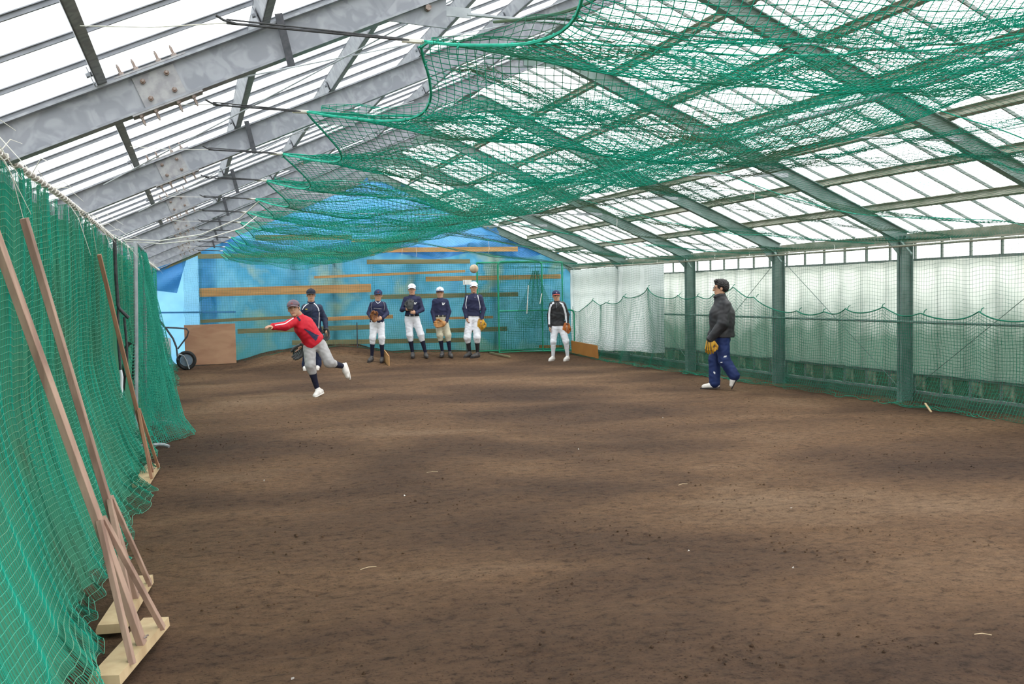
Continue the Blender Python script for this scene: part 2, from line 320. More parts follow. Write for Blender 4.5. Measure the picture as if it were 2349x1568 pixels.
for k in range(-1, 7):
    y = Y0+BAY*k if k < 6 else YB-.12
    L = child('rafter', raf_me, ceiling, (XL, y, HE), (0, -ang, 0))
    if k < 6 and k >= 0:
        sx = (-.12-XL)/CA
        child('splice_plate', pl_me, L, (sx, 0, 0))
        child('flange_plate', fp_me, L, (sx, 0, 0)); child('flange_plate', fp_me, L, (sx, 0, 0), (math.pi, 0, 0))
        for bx in (-.06, .055):
            for bz in (-.042, .042): child('bolt', bo_me, L, (sx+bx, 0, bz))
        for bx in (-.135, -.065, .045, .12):
            child('stud', st_me, L, (sx+bx, -.028, 0)); child('stud', st_me, L, (sx+bx, -.028, 0), (math.pi, 0, 0))
        # tie gusset and lug
        s = MB(); gx0 = (.95-XL)/CA; s.prof([(0, 0), (.34, -.02), (.34, .16), (.12, .155)][::1], Vector((0, -.016, 0)), Vector((0, -.006, 0)), Vector((1, 0, 0)), Vector((0, 0, 1)))
        gme = s.mesh('tie_gusset'); gme.materials.append(M['steel'])
        gg = child('tie_gusset', gme, L); gg.matrix_parent_inverse = Matrix.Identity(4)
        # place in level orientation
        gg.rotation_euler = (0, ang, 0); P = Vector((.93-XL, 0, 2.895-HE)); gg.location = (P.x*CA+P.z*SA, 0, -P.x*SA+P.z*CA)
        s = MB(); s.tube([(.24, -.05, .07), (.24, -.01, .07)], .016, 6); bm_ = s.mesh('gusset_bolt'); bm_.materials.append(M['bolt']); b_ = child('gusset_bolt', bm_, L); b_.rotation_euler = (0, ang, 0); b_.location = gg.location
    for px in (.43,):
        s = MB(); s.beam((0, 0, .12), (.055, 0, -.125), .036, .006, side=(1, 0, .2)); me = s.mesh('hanger_bar'); me.materials.append(M['steel_dark'])
        hb = child('hanger_bar', me, L, ((px-XL)/CA, -.06, 0), (0, ang, 0))
    R = child('rafter', raf_meR, ceiling, (XR, y, HE), (0, -ang, math.pi))
    # ridge plate
    s = MB(); s.prof([(-.35, -.16-.02), (.35, -.16-.02), (.35, -.09), (0, .1), (-.35, -.09)], Vector((XC, y-.018, HC)), Vector((XC, y-.006, HC)), Vector((1, 0, 0)), Vector((0, 0, 1)))
    s.build('ridge_plate', M['steel_right'], ceiling)
    # tie rod between the gussets
    if 0 <= k < 6:
        s = MB(); s.beam((1.24, y-.01, 2.965), (1.40, y-.01, 2.96), .008, .05, side=(0, 1, 0)); s.tube([(1.38, y-.01, 2.955), (2.6, y-.01, 2.93), (XC, y-.01, 2.925), (5.6, y-.01, 2.93), (8.13-1.38, y-.01, 2.955)], .009, 6)
        s.beam((8.13-1.40, y-.01, 2.96), (8.13-1.24+.35, y-.01, 2.965), .008, .05, side=(0, 1, 0))
        s.build('tie_rod', M['pipe'], ceiling)
# purlins: channels lying on the rafters
def purlin(x, left):
    sgn = 1 if left else -1; X = x if left else 8.13-x
    nrm = Vector((-SA*sgn, 0, CA)); tan = Vector((CA*sgn, 0, SA)); c = Vector((X, 0, roofz(X)))+nrm*.0885
    s = MB(); a = Vector((0, -1.2, 0)); b = Vector((0, YB, 0)); t = .006
    for (u0, u1, v0, v1) in ((0, t, 0, .10), (0, .045, 0, t), (0, .045, .10-t, .10)):
        s.prof([(u0, v0), (u1, v0), (u1, v1), (u0, v1)], c+a, c+b, tan, nrm)
    s.build('purlin', M['steel'] if left else M['purlin_R'], ceiling)
    # cleats that bolt the purlin to each rafter
    for k in range(0, 6):
        q = MB(); y = Y0+BAY*k; cc = c-tan*.008
        q.prof([(0, 0), (0, .08), (-.005, .08), (-.005, 0)], cc+Vector((0, y-.10, 0)), cc+Vector((0, y+.04, 0)), tan, nrm)
        q.tube([cc+Vector((0, y-.07, 0))+nrm*.05-tan*.02, cc+Vector((0, y-.07, 0))+nrm*.05+tan*.02], .012, 6)
        q.build('cleat', M['steel'] if left else M['purlin_R'], ceiling)
for x in PURL: purlin(x, True); purlin(x, False)
for X, m_ in ((XL-.12, 'steel'), (XR+.12, 'purlin_R')):
    s = MB(); s.box((X-.05, -1.2, HE-.03), (X+.05, YB, HE+.06)); s.build('eave_beam', M[m_], ceiling)
s = MB(); s.box((XC-.06, -1.2, HC+.19), (XC+.06, YB, HC+.25)); s.build('ridge_cap', M['steel_right'], ceiling)
# glazing bars and panes
LP = (XC-XL+.25)/CA
s = MB(); s.box((0, -.006, .20), (LP, .006, .226)); s.box((0, -.017, .218), (LP, .017, .222)); gb_me = s.mesh('glazing_bar'); gb_me.materials.append(M['bar'])
s = MB(); s.box((0, -.008, .195), (LP, .008, .226)); gbr_me = s.mesh('glazing_bar'); gbr_me.materials.append(M['barR'])
s = MB(); s.box((0, .012, .223), (LP, .488, .227)); pn_me = s.mesh('pane'); pn_me.materials.append(M['pane'])
NB = 48
for i in range(NB+1):
    y = YB-.5*i
    child('glazing_bar', gb_me, ceiling, (XL-.25, y, HE-SL*.25), (0, -ang, 0)); child('glazing_bar', gbr_me, ceiling, (XR+.25, y, HE-SL*.25), (0, -ang, math.pi))
    if i < NB:
        child('pane', pn_me, ceiling, (XL-.25, y-.5, HE-SL*.25), (0, -ang, 0)); child('pane', pn_me, ceiling, (XR+.25, y, HE-SL*.25), (0, -ang, math.pi))
# thin wind-brace wires under the roof, left side
for (a, b) in (((-.5, 5.1, roofz(-.5)+.06), (2.6, 7.9, roofz(2.6)+.06)), ((-.6, 7.9, roofz(-.6)+.06), (2.4, 5.1, roofz(2.4)+.06)), ((-.5, 8.1, roofz(-.5)+.06), (2.4, 10.9, roofz(2.4)+.06)), ((-.5, 10.8, roofz(-.5)+.06), (2.4, 8.1, roofz(2.4)+.06))):
    s = MB(); s.tube([a, b], .005, 5); s.build('brace_rod', M['pipe'], ceiling)

# ------------------------------------------------ right wall
wr = empty('wall_right', kind='structure')
def haunch(y):
    s = MB(); s.prof([(0, 0), (.36, .15), (0, -.22)], Vector((XR-.08, y-.006, HE-.03)), Vector((XR-.08, y+.006, HE-.03)), Vector((-1, 0, 0)), Vector((0, 0, 1))); return s
for k in range(0, 7):
    y = Y0+BAY*k if k < 6 else YB-.12
    s = MB(); X0, X1 = XR-.09, XR+.09
    s.box((X0, y-.05, -.1), (X0+.011, y+.05, HE+.03)); s.box((X1-.011, y-.05, -.1), (X1, y+.05, HE+.03)); s.box((X0, y-.0045, -.1), (X1, y+.0045, HE+.03))
    p = s.build('post', M['steel_right'], wr); h = haunch(y); h.build('knee_plate', M['steel_right'], p)
    s = MB(); s.tube([(XR-.1, y-.25, 1.95), (XR-.1, y+.0, 2.16)], .018, 6); s.build('knee_strap', M['steel_right'], p)
s = MB(); s.box((XR+.12, -1, -.1), (XR+.24, YB, .10)); s.build('curb', M['curb'], wr)
s = MB(); s.tube([(XR-.12, 4.9, 1.07), (XR-.12, 17.9, 1.07)], .017, 8); s.build('rail', M['steel_right'], wr)
s = MB(); s.box((XR-.03, 4.9, 2.10), (XR+.02, YB, 2.16)); s.build('rail', M['purlin_R'], wr)
s = MB(); s.tube([(XR-.2, 6, 2.07), (XR-.2, 12, 2.06), (XR-.2, 18, 2.08), (XR-.2, YB, 2.12)], .014, 8); s.build('rail', M['purlin_R'], wr)
for z in (2.15, 1.885, .36, .12):
    s = MB(); s.box((XR+.14, 4.9, z-.018), (XR+.18, YB, z+.018)); s.build('sash_bar', M['barR'], wr)
s = MB(); s.box((0, -.011, .1), (.03, .011, 2.16)); wb_me = s.mesh('window_bar'); wb_me.materials.append(M['barR'])
s = MB(); s.box((.02, .014, .14), (.024, .486, .40)); wq_me = s.mesh('pane'); wq_me.materials.append(M['grimepane'])
s = MB(); s.box((.026, .014, .38), (.03, .486, 2.13)); wp_me = s.mesh('pane'); wp_me.materials.append(M['clearpane'])
for i in range(37):
    y = YB-.5*i; child('window_bar', wb_me, wr, (XR+.145, y, 0))
    if i < 36: child('pane', wp_me, wr, (XR+.145, y-.5, 0)); child('pane', wq_me, wr, (XR+.145, y-.5, 0))
for k in range(1, 5):        # diagonal bracing rods seen against the sheets
    ya, yb = Y0+BAY*k+.1, Y0+BAY*(k+1)-.1
    if k % 2: ya, yb = yb, ya
    s = MB(); s.tube([(XR+.02, ya, .15), (XR+.02, yb, 1.98)], .005, 6); s.build('brace_rod', M['steel_right'], wr)

# hanging vinyl sheets behind the posts
def sheet(name, X, ya, yb, zb, zt, m, label, seed, amp=.02, nu=90, nv=40, zb2=None):
    U, Vv = np.meshgrid(np.linspace(0, 1, nu), np.linspace(0, 1, nv), indexing='ij')
    Yg = ya+(yb-ya)*U; zb_ = zb+(0 if zb2 is None else (zb2-zb)*U)+.012*fbm(U*9, U*0, 2, seed)
    Zs = zb_+(zt+.008*fbm(U*7, U*0+3, 2, seed+3)-zb_)*Vv
    Xg = X+amp*(1.2-.5*Vv)*fbm(Yg*3.2, Zs*.6, 3, seed)*.8+.35*amp*np.sin(Yg*11+2*vnoise(Zs, Yg, seed))
    idx = np.arange(nu*nv).reshape(nu, nv); F1 = np.stack([idx[:-1, :-1], idx[1:, :-1], idx[1:, 1:], idx[:-1, 1:]], -1).reshape(-1, 4)
    P = np.stack([Xg, Yg, Zs], -1).reshape(-1, 3); P2 = P+np.array([.003, 0, 0]); n = len(P)
    edge = np.concatenate([idx[0, :], idx[1:, -1], idx[-1, -2::-1], idx[-2::-1, 0]]) if False else None
    me = mesh_np(name, P, F1)
    return link(name, me, m, label=label, cat='plastic sheet', group='vinyl sheets hung along the right wall', smooth=True)
labs = ['milky vinyl sheet on the right wall, nearest bay at the right edge of the photo', 'milky vinyl sheet between the nearest and second nearest visible right wall posts',
        'milky vinyl sheet between the second and third visible posts, behind the man in black', 'grey milky vinyl sheet just left of the third visible post, partly behind the white sheet']
rngs = [(7.3, 10.97), (10.97, 13.97), (13.97, 16.97), (16.97, 18.4)]
for i, ((a, b), lb) in enumerate(zip(rngs, labs)):
    sheet('vinyl_sheet', XR+.10, a, b, .385, 1.87, M['vinyl'], lb, 30+i, amp=.016)
sheet('vinyl_sheet', XR-.19, 17.72, YB-.15, .30, 2.08, M['vinyl_in'], 'cleaner white vinyl sheet in the far right corner hanging in front of the posts', 44, amp=.03, nu=120, zb2=.16)

# ------------------------------------------------ left wall (behind the nets)
wl = empty('wall_left', kind='structure')
s = MB(); s.box((XL-.22, -1, -.1), (XL-.14, YB, .12)); s.build('curb', M['curb'], wl)
for k in range(0, 7):
    y = Y0+BAY*k if k < 6 else YB-.12
    s = MB(); s.box((XL-.09, y-.05, -.1), (XL-.079, y+.05, HE+.03)); s.box((XL+.02, y-.05, -.1), (XL+.031, y+.05, HE)); s.box((XL-.09, y-.005, -.1), (XL+.03, y+.005, HE)); s.build('post', M['steel'], wl)
s = MB(); s.box((XL-.2, .0, .1), (XL-.196, YB, 2.16)); s.build('pane', M['clearpane'], wl)

# ------------------------------------------------ back wall: tarpaulins, boards, studs
wb = empty('wall_back', kind='structure')
def gable_top(x): return roofz(x, .05)
def tarp(name, x0, x1, zlo, zhi, m, seed, yoff, amp=.03, nu=110, nv=70, fold=1.0, parent=wb):
    U, Vv = np.meshgrid(np.linspace(0, 1, nu), np.linspace(0, 1, nv), indexing='ij'); Xg = x0+(x1-x0)*U
    top = np.array([[min(gable_top(x), zhi(x) if callable(zhi) else zhi) for x in Xg[:, 0]]]).T
    lo = np.array([[zlo(x) if callable(zlo) else zlo for x in Xg[:, 0]]]).T
    Zs = lo+(top-lo)*Vv
    r1 = 1-np.abs(fbm(Xg*1.6+Zs*1.1*fold, Zs*.9-Xg*.5*fold, 3, seed)); Yg = YB+yoff-amp*(r1**2)-.30*amp*fbm(Xg*5+Zs*2, Zs*3, 2, seed+9)-.35*amp*np.abs(fbm(Xg*5.5-Zs*6.5, Zs*2.2+Xg*1.5, 2, seed+4))
    idx = np.arange(nu*nv).reshape(nu, nv); F1 = np.stack([idx[:-1, :-1], idx[1:, :-1], idx[1:, 1:], idx[:-1, 1:]], -1).reshape(-1, 4)
    return link(name, mesh_np(name, np.stack([Xg, Yg, Zs], -1), F1), m, parent, smooth=True)
tarp('tarp', .13, 9.15, -.1, lambda x: 2.75+.1*math.sin(x*2), M['tarp'], 3, .0, amp=.07, nu=170, nv=60)
tarp('tarp', -.95, .5, -.1, 2.62, M['tarp_light'], 8, .02, amp=.03, nu=50, nv=50)
tarp('tarp', .6, 8.6, lambda x: 2.45+.08*math.sin(x*3+1), 9, M['tarp_new'], 14, -.03, amp=.08, nu=150, nv=50)
s = MB()                                       # the dark folded corner that hangs at the left
s.grid(lambda u, v: (-.93+.83*u-.23*u*v, YB-.12-.05*math.sin(7*v+5*u)*u, (2.15+.27*u)*(1-v)+(1.74-.08*u)*v), 20, 16); s.build('tarp_fold', M['tarp_dark'], wb)
for zt in (.98,): s = MB(); s.beam((-.9, YB-.05, 1.24), (.9, YB-.07, 1.22), .01, .035, side=(0, 1, 0)); s.build('strap', M['tarp_dark'], wb)
for x in (2.15, 3.05, 4.9, 6.9):
    s = MB(); s.box((x, YB+.03, -.1), (x+.1, YB+.1, 2.7)); s.build('stud', M['steel_dark'], wb)
s = MB(); s.beam((XL, YB-.10, HE-.10), (XL+1.1, YB-.10, HE+.46-.09), .03, .09, side=(0, 1, 0)); s.build('plank', M['plank_dull'], wb)
# planks nailed across: x0, z0, x1, z1, height
PK = [(1.36, 2.86, 3.5, 2.88, .10, 0), (3.5, 2.80, 5.05, 2.80, .06, 1), (.13, 2.45, 4.02, 2.50, .085, 0), (3.88, 2.58, 7.5, 2.60, .095, 1), (3.84, 2.31, 6.3, 2.31, .09, 2),
      (2.63, 1.97, 6.18, 2.08, .05, 1), (5.22, 1.90, 8.60, 1.93, .095, 1), (.14, 1.66, 3.92, 1.71, .16, 1), (3.90, 1.50, 7.5, 1.51, .09, 0),
      (.14, 1.03, 2.3, 1.08, .06, 2), (2.9, 1.02, 4.42, 1.04, .075, 1), (.92, .79, 3.95, .81, .09, 0), (5.4, .97, 6.85, .97, .05, 1), (5.2, .68, 7.2, .68, .09, 2), (2.1, .50, 6.2, .44, .09, 2)]
for i, (x0, z0, x1, z1, h, c) in enumerate(PK):
    s = MB(); s.beam((x0, YB-.175-.004*(i % 3), z0), (x1, YB-.175-.004*((i+1) % 3), z1), .028, h*1.18, side=(0, 1, 0), ch=.08)
    s.build('plank', [M['plank_dull'], M['plank'], M['plank_dull']][c], wb)

# hedge outside the right wall
def bush(name, x, y, r, h, seed, label):
    rg = random.Random(seed); s = MB()
    for i in range(150):
        a = rg.uniform(0, 6.28); e = rg.uniform(0, 1); rr = r*math.sqrt(rg.uniform(.2, 1)); p = Vector((x+rr*math.cos(a)*.5, y+rr*math.sin(a), h*e*(1-.35*(rr/r))-.1))
        d = Vector((rg.uniform(-1, 1), rg.uniform(-1, 1), rg.uniform(.1, 1))).normalized(); q = d.orthogonal().normalized(); L = rg.uniform(.08, .18)
        s.add([p, p+d*L*.5+q*L*.22, p+d*L, p+d*L*.5-q*L*.22], [(0, 1, 2, 3)])
    for i in range(6): s.tube([(x+rg.uniform(-.1, .1), y+rg.uniform(-.3, .3), -.12), (x+rg.uniform(-.1, .1), y+rg.uniform(-.4, .4), h*.7)], .012, 5)
    s.build(name, M['bush'], label=label, cat='shrub', group='low shrubs outside the right wall')
for i in range(9): bush('shrub', XR+.85+.1*(i % 2), 8.2+1.35*i, .62, .62 if i not in (6, 7, 8) else 2.0, i, ['nearest', 'second', 'third', 'fourth', 'fifth', 'sixth', 'seventh', 'eighth', 'farthest'][i]+(' low shrub outside the glass along the foot of the right wall' if i < 6 else ' shrub outside the right wall, tall and reaching the window strip'))
# ================================================================ NETS
def strands(P, r, mask=None):
    """3-sided tubes along axis 0 of P (n, m, 3): m strands of n nodes"""
    n, m, _ = P.shape
    T = np.empty_like(P); T[1:-1] = P[2:]-P[:-2]; T[0] = P[1]-P[0]; T[-1] = P[-1]-P[-2]
    T /= np.linalg.norm(T, axis=2, keepdims=True)+1e-9
    ref = np.zeros_like(P); ref[..., 2] = 1; vert = np.abs(T[..., 2]) > .8; ref[vert] = (.3, 1, 0)
    N = np.cross(T, ref); N /= np.linalg.norm(N, axis=2, keepdims=True)+1e-9; B = np.cross(T, N)
    R = [P+r*(N*math.cos(a)+B*math.sin(a)) for a in (math.pi/2, math.pi/2+2.094, math.pi/2+4.189)]
    V = np.stack(R, 2).reshape(-1, 3)                    # index = (i*m+j)*3+k
    i, j = np.meshgrid(np.arange(n-1), np.arange(m), indexing='ij'); a = (i*m+j)*3; b = ((i+1)*m+j)*3
    if mask is not None:
        ok = mask[:-1]&mask[1:]; a = a[ok]; b = b[ok]
    a = a.ravel(); b = b.ravel(); F_ = []
    for k in range(3):
        k2 = (k+1) % 3; F_.append(np.stack([a+k, a+k2, b+k2, b+k], 1))
    return V, np.concatenate(F_)
def net(name, P, r, m, mask=None, r2=None, m2=None, **k):
    V1, F1 = strands(P, r, mask); V2, F2 = strands(P.transpose(1, 0, 2), r2 or r, None if mask is None else mask.T)
    me = mesh_np(name, np.concatenate([V1, V2]), np.concatenate([F1, F2+len(V1)]))
    if m2 is not None:
        me.materials.append(m); me.materials.append(m2); me.polygons.foreach_set('material_index', np.concatenate([np.zeros(len(F1), np.int32), np.ones(len(F2), np.int32)])); m = None
    return link(name, me, m, **k)
def steps(a, b, h0, grow=0., start=8.):
    o = [a]
    while o[-1] < b: o.append(o[-1]+h0*(1+max(0, o[-1]-start)*grow))
    return np.array(o)
TIES = [3.58+1.5*k for k in range(-2, 13)]             # the cords that carry the ceiling net
# -- ceiling net, left half: hangs in troughs between the cords
def ceil_left(nx_cells=92):
    Y = steps(2.0, 22.1, .0385, .045, 7.); U = np.linspace(0, 1, nx_cells)
    YY, UU = np.meshgrid(Y, U, indexing='ij')
    ph = ((YY-3.58)/1.5); sag = np.abs(np.sin(np.pi*ph)); kk = np.floor(ph)
    xt = .57+.25*np.clip((5.08-YY)/1.5, 0, 1)             # tie x
    edge = xt+.27*np.clip(sag, 0, 1)**1.1*np.clip(1.25-YY/26, .5, 1)
    X = edge+(XC+.02-edge)*UU**1.02
    wob = fbm(X*.55+kk*3.1, kk*7.7, 2, 5)*.5
    # trough depth differs from bay to bay, lines run slightly askew
    skew = (X-.6)*(.10*np.sin(kk*2.3)+.04)
    ph2 = (YY+skew*(1-abs(UU-.5)*.4)-3.58)/1.5; sg = np.abs(np.sin(np.pi*ph2))
    depth = (.13+.20*np.sin(np.pi*np.clip(UU, 0, 1))**.8)*(1+.35*wob)
    base = 2.45+(.30)*UU
    Z = base-depth*sg-.10*np.sin(np.pi*UU)*(1+.5*vnoise(kk*1.7, kk*0, 8))
    Z += .035*fbm(X*2.1+YY*.9, YY*2.3, 3, 9)*np.minimum(1, UU*5)
    Z += .055*np.maximum(0, fbm(X*.9+YY*1.1, YY*.7-X*.3, 2, 31))*np.minimum(1, UU*4)
    X = X+.03*fbm(YY*1.5, X*1.5, 2, 4)*np.minimum(1, UU*5); YY = YY+.10*fbm(X*.9, YY*.6, 2, 12)*np.minimum(1, UU*4)+.012*fbm(X*7, YY*7, 2, 50)
    return np.stack([X, YY, Z], -1)
PL = ceil_left()
cn = net('ceiling_net', PL, .0018, M['net'], label='bright green scalloped ceiling net hanging in deep troughs under the left roof', cat='net', kind=None)
# border rope along the scalloped edge and along the front
s = MB()
e = PL[:, 0]; s.tube([tuple(p) for p in e[::2]], .006, 5)
s.build('border_rope', M['net_rope'], cn)
s = MB(); rr = random.Random(3)
for p in list(e[0:230:3]):
    for q in range(2):
        d = Vector((rr.uniform(-1, 1), rr.uniform(-1, 1), rr.uniform(-1, 1)))*.012; s.tube([tuple(p), tuple(Vector(p)+d)], .0035, 4)
s.build('border_knots', M['net_rope'], cn, kind='stuff')
# cord lines that run across in the net
for t in TIES:
    s = MB(); i = int(np.argmin(abs(PL[:, 0, 1]-t))); s.tube([tuple(PL[i, j]+np.array([0, 0, .004])) for j in range(0, 92, 3)], .0035, 5); s.build('cross_cord', M['net_rope'], cn)
# -- ceiling net, right half: thinner, paler, flatter
def ceil_right():
    Y = steps(4.2, 22.7, .05, .03, 8.); U = np.linspace(0, 1, 98); YY, UU = np.meshgrid(Y, U, indexing='ij')
    xe = 8.86-.16*np.abs(np.sin(np.pi*(YY-.3)/3.0)); X = XC+.02+(xe-XC)*UU
    kk = np.floor((YY-3.58)/3.); sg = np.abs(np.sin(np.pi*(YY+.22*(X-4)-3.58)/3.))
    Z = 2.73-.62*UU**1.15-.16*np.sin(np.pi*UU)*sg-.05*np.sin(np.pi*UU)
    Z += .035*fbm(X*1.1+YY*.5, YY*1.2, 3, 19)*np.sin(np.pi*np.clip(UU, 0, 1))+.04*np.maximum(0, fbm(X*.8-YY*.8, YY*.5, 2, 33))*np.sin(np.pi*UU)
    YY = YY+.09*fbm(X*.9, YY*.6, 2, 42)+.01*fbm(X*7, YY*7, 2, 51)
    return np.stack([X, YY, Z], -1)
PR = ceil_right()
mask = np.ones(PR.shape[:2], bool)
hole = fbm(PR[..., 0]*1.3, PR[..., 1]*.55, 3, 77)
mask &= ~((hole > .52)&(PR[..., 0] > 5.4))
cr = net('ceiling_net', PR, .0013, M['net_far'], mask=mask, label='thin faded torn ceiling net spread flat under the right roof slope', cat='net')
for t in (5.2, 8.2, 11.2, 14.2, 17.2, 20.2):
    s = MB(); i = int(np.argmin(abs(PR[:, 0, 1]-t))); s.tube([tuple(PR[i, j]) for j in range(0, 98, 3)], .0045, 5); s.build('cross_cord', M['net_rope'], cr)
# bunched-up swags: folds of spare netting that sag in bands across the ceiling
def swag(a, b, sagz, width, seed, m, label, n=96, cols=15):
    a, b = np.array(a), np.array(b); t = np.linspace(0, 1, n)[:, None]; c = np.linspace(-1, 1, cols)[None, :]
    base = a[None, None]*(1-t[..., None])+b[None, None]*t[..., None]+np.zeros((n, cols, 3))
    fr = width*(.45+.55*np.sin(np.pi*t)**.7)*(1+.5*fbm(t*6, t*0, 2, seed))
    base[..., 2] -= sagz*(np.sin(np.pi*t)**1)*(1-.0*c)+.03*np.abs(c)*0+.02*fbm(t*9, c*1.5, 2, seed+2)
    dd = (b-a)[:2]/np.linalg.norm((b-a)[:2]); base[..., 0] += -dd[1]*c*fr; base[..., 1] += dd[0]*c*fr+.05*fbm(t*5, c, 2, seed+4); base[..., 2] += .06*c**2*np.sin(np.pi*t)+.02*fbm(t*20, c*3, 2, seed+6)
    return net('net_swag', base, .0015, m, label=label, cat='net', group='bunched folds of netting under the roof')
SW = [((.65, 5.1, 2.46), (4.1, 4.3, 2.70), .16, .20, 'net', 'nearest green swag of bunched netting sagging across the ceiling from the left edge'),
      ((4.05, 5.6, 2.70), (8.7, 6.6, 2.25), .10, .22, 'net', 'swag of bunched green netting at the upper right, just beyond the centre pipe'),
      ((.65, 8.1, 2.45), (4.1, 7.7, 2.72), .20, .25, 'net', 'second green swag across the ceiling, over the middle of the photo'),
      ((2.2, 6.2, 2.5), (6.0, 9.6, 2.55), .15, .20, 'net_far', 'slanting faded swag of netting crossing the centre pipe'),
      ((3.9, 9.2, 2.70), (8.8, 9.9, 2.16), .12, .22, 'net_olive', 'olive swag of netting over the nearest right wall post'),
      ((.7, 11.1, 2.43), (4.3, 11.4, 2.68), .22, .24, 'net', 'third green swag across the ceiling, in front of the blue gable'),
      ((4.1, 12.6, 2.68), (8.8, 13.2, 2.14), .14, .25, 'net_olive', 'olive brown swag of netting above the man in black'),
      ((3.0, 9.0, 2.62), (7.2, 12.6, 2.35), .12, .18, 'net_far', 'slanting faded swag of netting over the far right roof'),
      ((4.1, 16.4, 2.62), (8.8, 16.9, 2.16), .14, .3, 'net_olive', 'far olive swag of netting above the boy beside the green screens'),
      ((.86, 3.62, 2.44), (4.2, 3.0, 2.72), .10, .17, 'net', 'dense green swag across the top of the photo, nearest the camera'),
      ((1.15, 5.0, 2.42), (3.6, 2.9, 2.66), .08, .13, 'net', 'dense green fold slanting up to the right behind the nearest scallop'),
      ((.72, 6.75, 2.42), (3.0, 3.9, 2.62), .10, .13, 'net', 'long green fold slanting from the third scallop up to the right'),
      ((1.1, 4.1, 2.48), (3.95, 6.6, 2.62), .08, .10, 'net_far', 'narrow faded fold slanting down to the right across the nearest troughs'),
      ((.75, 13.6, 2.42), (3.3, 7.0, 2.58), .12, .16, 'net', 'far green fold running from the left edge toward the centre pipe'),
      ((3.80, 19.5, 2.74), (3.84, 4.6, 2.70), .03, .10, 'net', 'dense band of green netting gathered along the centre pipe'),
      ((4.1, 8.3, 2.62), (5.3, 4.9, 2.62), .08, .13, 'net', 'green fold slanting right from the centre pipe at the upper right'),
      ((3.9, 12.2, 2.55), (4.9, 6.3, 2.58), .10, .12, 'net_olive', 'olive fold slanting right just below the centre pipe'),
      ((3.6, 6.6, 2.45), (6.4, 5.0, 2.45), .06, .09, 'net_far', 'ragged faded fold at the right edge below the centre pipe')]
for i, (a, b, sg_, wd, m_, lb) in enumerate(SW): swag(a, b, sg_, wd, 60+i, M[m_], lb)
# -- the older olive net above, slung from the nearest tie rod
Y = np.linspace(3.0, 4.97, 50); U = np.linspace(0, 1, 76); YY, UU = np.meshgrid(Y, U, indexing='ij')
X = 1.50+.22*np.sin(np.pi*(YY-3.0)/1.97)+(5.0-1.5)*UU
Z = 2.925+.02*UU-.20*np.sin(np.pi*(YY-3.0)/1.97)*(.6+.4*UU)-.05*fbm(X*1.4, YY*1.6, 3, 91)*np.minimum(1, UU*6)
Z = np.where(YY > 4.94, 2.935, Z)
on = net('upper_net', np.stack([X, YY+.015*fbm(X*5, YY*5, 2, 3), Z], -1), .0012, M['net_olive'], label='older olive net slung above from the nearest steel tie rod', cat='net')
s = MB(); s.tube([(X[i, 0], YY[i, 0], Z[i, 0]) for i in range(0, 50, 2)], .008, 5); s.build('border_rope', M['net_olive'], on)
s = MB(); pp = [(1.49, 4.95, 2.93)]
for i in range(1, 24): t = i/23; pp.append((1.49+.9*t*(1-t)-.10*t+.05*math.sin(9*t), 4.95+.02*math.sin(20*t), 2.93-.42*t))
# -- left wall net, gathered in folds, two stretches
def wall_left_net(ya, yb, lam, ncol, nrow, amp, seed, z1=2.14, xt=-.775, xb=-.47, flare=.5):
    yy = np.linspace(ya, yb, ncol); zz = np.linspace(0, 1, nrow); YY, VV = np.meshgrid(yy, zz, indexing='ij')
    Zt = z1-.02*np.abs(np.sin(np.pi*YY/1.5)); Z = .015+(Zt-.015)*VV
    base = xt+(xb-xt)*np.clip((flare-VV)/flare, 0, 1)**1.4+.05*fbm(YY*1.1, YY*0, 2, seed)*(1-VV)**1.5
    ph = 2*np.pi*YY/lam+2.2*fbm(YY*.9, Z*.25, 2, seed+3)
    A = amp*(.75+.5*fbm(YY*.8, Z*.5, 2, seed+5))
    X = base+A*np.sin(ph)*(.6+.8*(1-VV))+.028*fbm(YY*1.7, Z*.5, 2, seed+7)
    YY2 = YY+.012*np.sin(ph*1.0+1.2)
    Z = Z+.024*np.abs(np.sin(ph*.5+.6))*(.3+.7*VV)+.014*fbm(YY*6, Z*2.5, 2, seed+9)
    low = np.clip(.12-VV, 0, .12)/.12; X = X+low*(.10*fbm(YY*2.2, Z*4, 2, seed+11)+.05); Z = np.maximum(Z+low*.03*np.abs(fbm(YY*6, VV*30, 2, seed)), .012+gz(X, YY))
    X = np.maximum(X, XL+.05)
    return np.stack([X, YY2, Z], -1)
N1 = wall_left_net(2.8, 10.6, .30, 340, 66, .020, 101)
net('wall_net', N1, .0019, M['net_mint'], r2=.0012, m2=M['net'], label='pale green knotted net along the left wall, in folds behind the leaning rakes', cat='net')
N2 = wall_left_net(10.6, 22.6, .36, 330, 42, .028, 131, z1=2.15, xt=-.73, xb=-.42, flare=.6)
net('wall_net', N2, .0025, M['net_mint'], r2=.0015, m2=M['net'], label='far half of the left wall net, running from the pipe stand to the wheelbarrow', cat='net')
